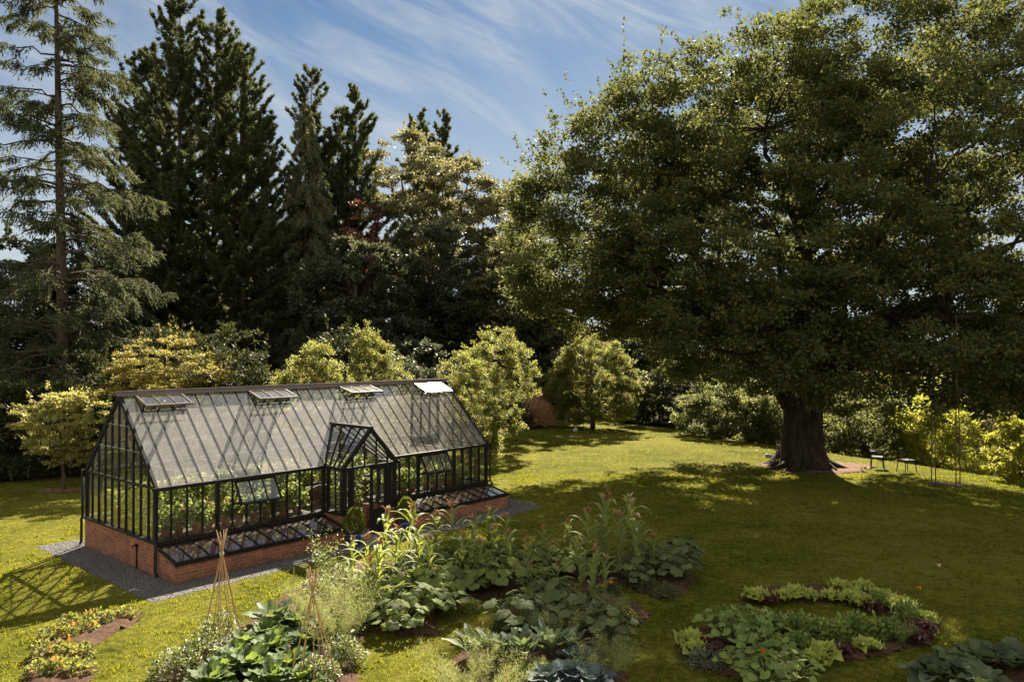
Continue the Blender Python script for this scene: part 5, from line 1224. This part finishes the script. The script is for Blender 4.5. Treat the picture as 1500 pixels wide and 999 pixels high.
RH = [brassica_parts(360 + i, 14, .62, .20, 1.25, .45, 'chard', 1.1, None, .30) for i in range(2)]
for k, (px, py, sc, lab) in enumerate([(1372, 1005, .9, 'veined big leaved rhubarb at the left of the bottom right corner'), (1405, 1000, 1., 'veined big leaved rhubarb with one raised leaf'), (1442, 985, 1.05, 'dark big leaved rhubarb in the bottom right corner'), (1480, 985, 1., 'big leaved rhubarb cut by the right edge'), (1440, 1025, 1., 'big leaved rhubarb lowest at the bottom edge')]):
    X, Y = at(px, py); plant('rhubarb', lab, 'rhubarb', X, Y, RH[k % 2], sc, group='rhubarb plants')
X, Y = at(1392, 972); plant('mustard_flower', 'thin flowering mustard with tiny yellow blooms beside the rhubarb', 'wildflower', X, Y, feather_parts(370, 60, .25, .55, 'celery', .006) + [('flowers', dome_parts(371, 4, .26, .55, .02, .01, 'celery', 'x', 'yellow', 16, .022, z0=.12)[1][1], 'yellow')])
X, Y = at(800, 742); 
# tall thin flowering weed at the left end of the corn, and slim lavender like wisps on the lawn edge
X, Y = at(475, 850); plant('mullein', 'tall thin flowering stem with pale blooms left of the sweetcorn', 'flower stem', X, Y, feather_parts(372, 420, .12, 1.05, 'herb', .03))
X, Y = at(885, 756); plant('grass_tuft', 'grey wispy tuft on the lawn behind the tallest sweetcorn', 'grass tuft', X, Y, feather_parts(373, 260, .2, .55, 'sage', .006))

# cane wigwams
def wigwam(px, py, toppy, label, seed, n=9, rb=.42):
    X, Y, h = uv_from(px, toppy, py); r = random.Random(seed); g = empty('cane_wigwam', (X, Y, .04), r.uniform(0, 6), 1, label, 'cane wigwam', 'bean wigwams')
    for k in range(n):
        a = 2 * math.pi * k / n + r.gauss(0, .08); rr = rb * r.uniform(.9, 1.08); tl = h * r.uniform(.93, 1.03); q = .80
        b0 = Vector((math.cos(a) * rr, math.sin(a) * rr, -.05)); kn = Vector((math.cos(a + 1.2) * .022, math.sin(a + 1.2) * .022, h * q)); tp = kn + (kn - b0) * ((tl - h * q) / (h * q))
        b = MB(); b.tube([b0, b0.lerp(kn, .5) + Vector((r.gauss(0, .008), r.gauss(0, .008), 0)), kn, tp], [.0085, .0085, .0075, .006], 6); b.build('cane', M['cane'], g)
    b = MB()
    for k in range(4): b.tube([(math.cos(t) * .036, math.sin(t) * .036, h * .80 + k * .012 - .02) for t in np.linspace(0, 6.28, 11)], .006, 5)
    b.build('twine', M['twine'], g)
wigwam(326, 948, 780, 'bamboo cane wigwam farther left, before the corner of the cold frame', 401)
wigwam(459, 1008, 838, 'bamboo cane wigwam nearer the bottom edge with a bound top', 402)
for k, (px, py, top, lab) in enumerate([(431, 905, 830, 'single thin garden stake behind the near wigwam'), (421, 1005, 960, 'short thin stake left of the near wigwam at the bottom edge')]):
    X, Y, h = uv_from(px, top, py); g = empty('garden_stake', (X, Y, 0), 0, 1, lab, 'stake', 'thin garden stakes')
    b = MB(); b.tube([(0, 0, -.05), (.01, 0, h * .5), (.0, .01, h)], [.008, .008, .006], 6); b.build('cane', M['cane'], g)

# ---------------------------------------------------------------- by the door
def topiary(u, v, sc, label, seed):
    x, y = gh(u, v); g = empty('dwarf_conifer', (x, y, .006), 0, sc, label, 'potted conifer', 'dwarf conifers by the door')
    r = np.random.default_rng(seed); n = 2600; t = r.random(n) ** .8; a = r.uniform(0, 6.28, n)
    rad = .24 * (np.sin(np.pi * np.clip(t * .80 + .17, 0, 1))) ** .9 * (.72 + .32 * r.random(n)) * (1 + .12 * np.sin(3 * a + 9 * t))
    P = np.stack([np.cos(a) * rad, np.sin(a) * rad, .28 + t * .62], -1); D = np.stack([np.cos(a), np.sin(a), np.full(n, 1.2)], -1) + r.normal(0, .3, (n, 3))
    obj('foliage', quad_mesh('dwarf_foliage', leaf_quads(P, D, r.normal(0, 1, (n, 3)), r.uniform(.05, .09, n), r.uniform(.02, .035, n))), M['smallconifer'], g)
    b = MB(); b.tube([(0, 0, .2), (0, 0, .6)], [.02, .012], 6); b.build('stem', M['bark'], g)
    b = MB(); b.lathe([(.001, 0), (.13, 0), (.17, .25), (.18, .30), (.155, .30), (.15, .26), (.001, .25)], 18); b.build('pot', M['bluepot'], g)
pw_ = GL / 29
topiary(12 * pw_ + .12, -1.25, 1.12, 'dwarf golden conifer left of the open porch door', 411)
topiary(17 * pw_ + .02, -1.20, 1.12, 'dwarf golden conifer right of the porch door behind sweetcorn leaves', 412)
x, y = gh(14.5 * pw_, -1.25); b = MB(); b.box((-.65, -.32, .0), (.65, .32, .03)); st = b.build('door_step', M['paving']); st.location = (x, y, .008); st.rotation_euler = (0, 0, GH_ANG); tag(st, 'flat grey stone slab on the gravel before the porch door', 'step')

# inside the greenhouse: staging and plants
def staging(v0, v1, ua, ub, label):
    x, y = gh(0, 0); g = empty('staging_bench', (x, y, .03), GH_ANG, 1, label, 'bench', 'greenhouse staging')
    b = MB()
    for k in range(5): q = v0 + (v1 - v0) * k / 5; b.box((ua, q + .01, .70), (ub, q + (v1 - v0) / 5 - .01, .73))
    b.build('top', M['wood'], g)
    for u in np.linspace(ua + .1, ub - .1, 5):
        for v in (v0 + .05, v1 - .05): b = MB(); b.box((u - .025, v - .025, 0), (u + .025, v + .025, .70)); b.build('leg', M['wood'], g)
staging(.30, 1.05, .35, 4.7, 'slatted bench under the front glass left of the porch')
staging(.30, 1.05, 7.15, 11.45, 'slatted bench under the front glass right of the porch')
staging(3.30, 4.05, .35, 11.45, 'long slatted bench along the back glass')
def pot_parts(seed, kind):
    pot = MB(); pot.lathe([(.001, 0), (.085, 0), (.12, .18), (.13, .18), (.13, .215), (.11, .215), (.105, .18), (.001, .18)], 14)
    pp = [('pot', pot.mesh('clay_pot'), 'terracotta')]
    f = {'geranium': lambda: dome_parts(seed, 260, .27, .40, .11, .10, 'inside', 'foliage', 'redpetal', 12, .05, z0=.2),
         'pink': lambda: dome_parts(seed, 260, .27, .45, .10, .08, 'inside', 'foliage', 'pinkpetal', 26, .035, z0=.2),
         'leafy': lambda: dome_parts(seed, 280, .30, .52, .15, .10, 'inside', 'foliage', None, z0=.2),
         'white': lambda: dome_parts(seed, 260, .28, .50, .12, .08, 'inside', 'foliage', 'white', 22, .045, z0=.2)}[kind]()
    return pp + f
KINDS = {k: pot_parts(500 + i, k) for i, k in enumerate(('geranium', 'pink', 'leafy', 'white'))}
for k, (u, v, kind, sc, lab) in enumerate([
    (.55, .62, 'leafy', 1., 'leafy pot plant on the front bench beside the left corner post'), (.95, .75, 'geranium', 1.05, 'red flowered pot plant on the front bench nearest the left corner'), (1.35, .6, 'leafy', 1.1, 'leafy pot plant on the front bench left of the first thick post'),
    (1.75, .75, 'pink', 1., 'pink flowered pot plant on the front bench right of the first thick post'), (2.15, .6, 'pink', 1.05, 'pink flowered pot plant on the front bench under the open left side vent'), (2.6, .7, 'leafy', 1., 'leafy pot plant on the front bench under the open left side vent'),
    (3.0, .6, 'white', 1., 'white flecked pot plant on the front bench under the open left side vent'), (3.45, .7, 'leafy', 1.1, 'leafy pot plant on the front bench right of the left side vent'), (3.9, .6, 'leafy', 1., 'leafy pot plant on the front bench two panes before the porch'), (4.4, .7, 'leafy', 1.1, 'leafy pot plant on the front bench beside the porch corner'),
    (7.4, .65, 'white', 1., 'white flecked pot plant on the front bench just right of the porch'), (7.9, .7, 'geranium', 1., 'red flowered pot plant on the front bench right of the porch'), (8.4, .6, 'leafy', 1.05, 'leafy pot plant on the front bench left of the right side vent'), (8.9, .7, 'white', 1., 'white flecked pot plant on the front bench under the right side vent'),
    (9.4, .6, 'pink', 1., 'pink flowered pot plant on the front bench under the right side vent'), (9.95, .7, 'leafy', 1.1, 'leafy pot plant on the front bench right of the right side vent'), (10.5, .6, 'leafy', 1., 'leafy pot plant on the front bench three panes from the right corner'), (11.1, .65, 'white', .9, 'white flecked pot plant on the front bench by the right corner'),
    (.6, 3.7, 'white', 1.2, 'white flecked pot plant on the back bench seen through the left gable'), (1.3, 3.65, 'leafy', 1.3, 'leafy pot plant on the back bench near the left gable'), (2.1, 3.7, 'white', 1.2, 'white flecked pot plant on the back bench behind the pink flowers'), (2.9, 3.65, 'leafy', 1.3, 'leafy pot plant on the back bench behind the left side vent'),
    (3.8, 3.7, 'leafy', 1.3, 'leafy pot plant on the back bench left of the doorway view'), (4.9, 3.7, 'leafy', 1.3, 'leafy pot plant on the back bench seen through the open door'), (5.7, 3.7, 'geranium', 1.2, 'red flowered pot plant on the back bench seen through the open door'), (6.6, 3.7, 'leafy', 1.2, 'leafy pot plant on the back bench behind the closed door leaf'),
    (7.8, 3.7, 'leafy', 1.2, 'leafy pot plant on the back bench right of the porch'), (9.0, 3.7, 'pink', 1.2, 'pink flowered pot plant on the back bench behind the right side vent'), (10.2, 3.7, 'leafy', 1.2, 'leafy pot plant on the back bench near the right gable')]):
    x, y = gh(u, v); plant('potted_plant', lab, 'pot plant', x, y, KINDS[kind], sc, z=.763, group='pot plants on the staging')
def tomato_parts(seed):
    r = np.random.default_rng(seed); n = 750; t = r.random(n); a = r.uniform(0, 6.28, n); rad = .34 * np.sqrt(r.random(n)) * (1.1 - .5 * t)
    P = np.stack([np.cos(a) * rad, np.sin(a) * rad, .25 + t * 1.65], -1); D = np.stack([np.cos(a), np.sin(a), np.full(n, -.2)], -1) + r.normal(0, .5, (n, 3)); N = r.normal(0, .5, (n, 3)); N[:, 2] += .8
    c = MB(); c.tube([(0, 0, 0), (.02, 0, 2.0)], .012, 6)
    pot = MB(); pot.lathe([(.001, 0), (.13, 0), (.17, .28), (.18, .28), (.18, .32), (.155, .32), (.15, .28), (.001, .28)], 14)
    return [('foliage', quad_mesh('vine_leaves', leaf_quads(P, D, N, r.uniform(.10, .2, n), r.uniform(.06, .12, n))), 'inside'), ('cane', c.mesh('support_cane'), 'cane'), ('pot', pot.mesh('vine_pot'), 'terracotta')]
TM = [tomato_parts(520 + i) for i in range(2)]
for k, (u, v, lab) in enumerate([(.75, 2.2, 'tall climbing plant on a cane in the middle of the left gable'), (1.7, 2.5, 'tall climbing plant on a cane behind the red and pink flowers'), (2.9, 2.2, 'tall climbing plant on a cane behind the left side vent'), (4.0, 2.4, 'tall climbing plant on a cane left of the porch'), (5.4, 2.9, 'tall climbing plant seen through the open door'),
    (6.35, 1.2, 'tall climbing plant behind the closed door leaf'), (7.7, 2.3, 'tall climbing plant on a cane just right of the porch'), (8.9, 2.4, 'tall climbing plant on a cane behind the right side vent'), (10.3, 2.2, 'tall climbing plant on a cane near the right gable'), (.55, 1.5, 'tall climbing plant by the front half of the left gable')]):
    x, y = gh(u, v); plant('tomato_vine', lab, 'climbing plant', x, y, TM[k % 2], 1 if k != 8 else .9, z=.03, group='climbing plants inside the greenhouse')
x, y = gh(5.5, .5); plant('fern', 'white edged leafy plant standing on the floor inside the open door', 'pot plant', x, y, dome_parts(540, 260, .34, .5, .16, .07, 'inside', 'foliage', 'white', 22, .05), z=.04)

# ---------------------------------------------------------------- swing, chairs, bird, stone
def swing():
    X0, Y0 = at(1366, 706, .5); X1, Y1 = at(1405, 712, .5); c = Vector(((X0 + X1) / 2, (Y0 + Y1) / 2, 0)); ang = math.atan2(Y1 - Y0, X1 - X0)
    g = empty('garden_swing', (c.x, c.y, .46), ang, 1, 'plank swing hanging on long ropes from the great oak', 'swing'); L = math.hypot(X1 - X0, Y1 - Y0) / 2 + .06
    b = MB(); b.box((-L, -.17, .03), (L, .17, .075)); b.build('seat', M['wood'], g)
    for s in (-1, 1):
        for v in (-.11, .11): b = MB(); b.box((s * (L - .12) - .03, v - .05, -.06), (s * (L - .12) + .03, v + .05, .028)); b.build('cleat', M['wood'], g)
        for v in (-.13, .13):
            b = MB(); b.tube([(s * (L - .1), v, -.02), (s * (L - .1), v * .9, 2.0), (s * (L - .12), v * .12, 4.0), (s * (L - .14), 0, 6.3)], .020, 6); b.build('rope', M['rope'], g)
swing()
def chair(px, py, rz, label, back):
    x, y = at(px, py); g = empty('garden_chair', (x, y, gzf(x, y)), rz, 1.2, label, 'chair', 'metal chairs beside the oak')
    b = MB(); b.box((-.22, -.21, .44), (.22, .21, .465)); b.build('seat', M['metal'], g)
    for sx, sy in ((-1, -1), (1, -1), (-1, 1), (1, 1)):
        b = MB(); b.tube([(sx * .20, sy * .19, .44), (sx * .25, sy * .23, 0)], .016, 6); b.build('leg', M['metal'], g)
    b = MB()
    if back == 'round':
        b.tube([(math.cos(a) * .25, .18 + .05 * math.sin(a), .46 + .40 * math.sin(a)) for a in np.linspace(0, math.pi, 13)], .014, 6)
        for k in (-.12, 0, .12): b.tube([(k, .2, .46), (k * 1.1, .23, .82)], .008, 5)
    else:
        for s in (-1, 1): b.tube([(s * .2, .2, .45), (s * .2, .34, .9)], .015, 6)
        b.tube([(-.2, .34, .9), (.2, .34, .9)], .015, 6); b.tube([(-.2, .27, .68), (.2, .27, .68)], .012, 6)
        for s in (-1, 1): b.tube([(s * .22, .28, .68), (s * .23, -.18, .66), (s * .22, -.2, .45)], .012, 6)
    b.build('backrest', M['metal'], g)
chair(1285, 685.5, 1.2, 'dark metal garden chair with raked back, nearer the oak trunk', 'raked')
chair(1328, 690.5, .25, 'dark metal garden chair with a round wire back, nearer the swing', 'round')
# magpie on the lawn
x, y = at(757, 652); g = empty('magpie', (x, y, gzf(x, y) + .02), R(250), 1.25, 'small black and white bird standing on the lawn beside the greenhouse', 'bird')
b = MB(); b.tube([(-.34, 0, .10), (-.2, 0, .13), (-.10, 0, .15), (-.02, 0, .17), (.06, 0, .205), (.10, 0, .25), (.13, 0, .275), (.165, 0, .27), (.20, 0, .262)], [.008, .018, .035, .055, .058, .036, .034, .016, .004], 10)
for s in (-1, 1): b.tube([(.0, s * .025, .13), (.01, s * .03, .06), (.012, s * .03, .0), (.05, s * .03, -.005)], [.012, .006, .005, .004], 5)
b.build('body', M['black'], g)
b = MB(); b.tube([(-.05, 0, .135), (.0, 0, .14), (.05, 0, .17)], [.02, .052, .04], 9); b.build('belly', M['white'], g)
x, y = at(843, 633); b = MB(); b.lathe([(.001, -.02), (.16, 0), (.19, .10), (.13, .24), (.05, .31), (.001, .33)], 9); o = b.build('stone', M['stone']); o.location = (x, y, gzf(x, y)); o.scale = (1, .8, 1); tag(o, 'small pale stone in the shade under the lone hornbeam', 'stone')
x, y = at(1129, 672); b = MB(); b.lathe([(.001, -.02), (.17, 0), (.2, .07), (.13, .16), (.001, .2)], 9); o = b.build('stone', M['stone']); o.location = (x, y + .3, .02); o.scale = (1.4, .8, 1); o.rotation_euler = (0, R(20), .4); tag(o, 'pale flat stone leaning on the left root of the oak', 'stone')
# fallen leaves
for k, (px, py, mat, lab) in enumerate([(1346, 864, 'orange', 'curled orange fallen leaf on the lawn beyond the salad bed'), (1274, 687, 'orange', 'orange fallen leaf at the edge of the earth by the chairs'), (1334, 702, 'orange', 'orange fallen leaf on the grass left of the swing'), (1111, 663, 'orange', 'tiny orange fallen leaf left of the oak roots'), (1382, 833, 'paletassel', 'pale fallen leaf on the shaded lawn at right'), (1041, 748, 'paletassel', 'pale fallen leaf on the shaded lawn right of the sweetcorn')]):
    x, y = at(px, py); b = MB(); r = random.Random(k)
    strip(b, (-.09, 0, .02), r.uniform(0, 6), .5, -.6, .19, lambda t: .06 * math.sin(math.pi * min(1, t + .06)) + .002, 5, .4, .3, r)
    o = b.build('fallen_leaf', M[mat]); o.location = (x, y, gzf(x, y) + .03); tag(o, lab, 'fallen leaf', 'fallen leaves')
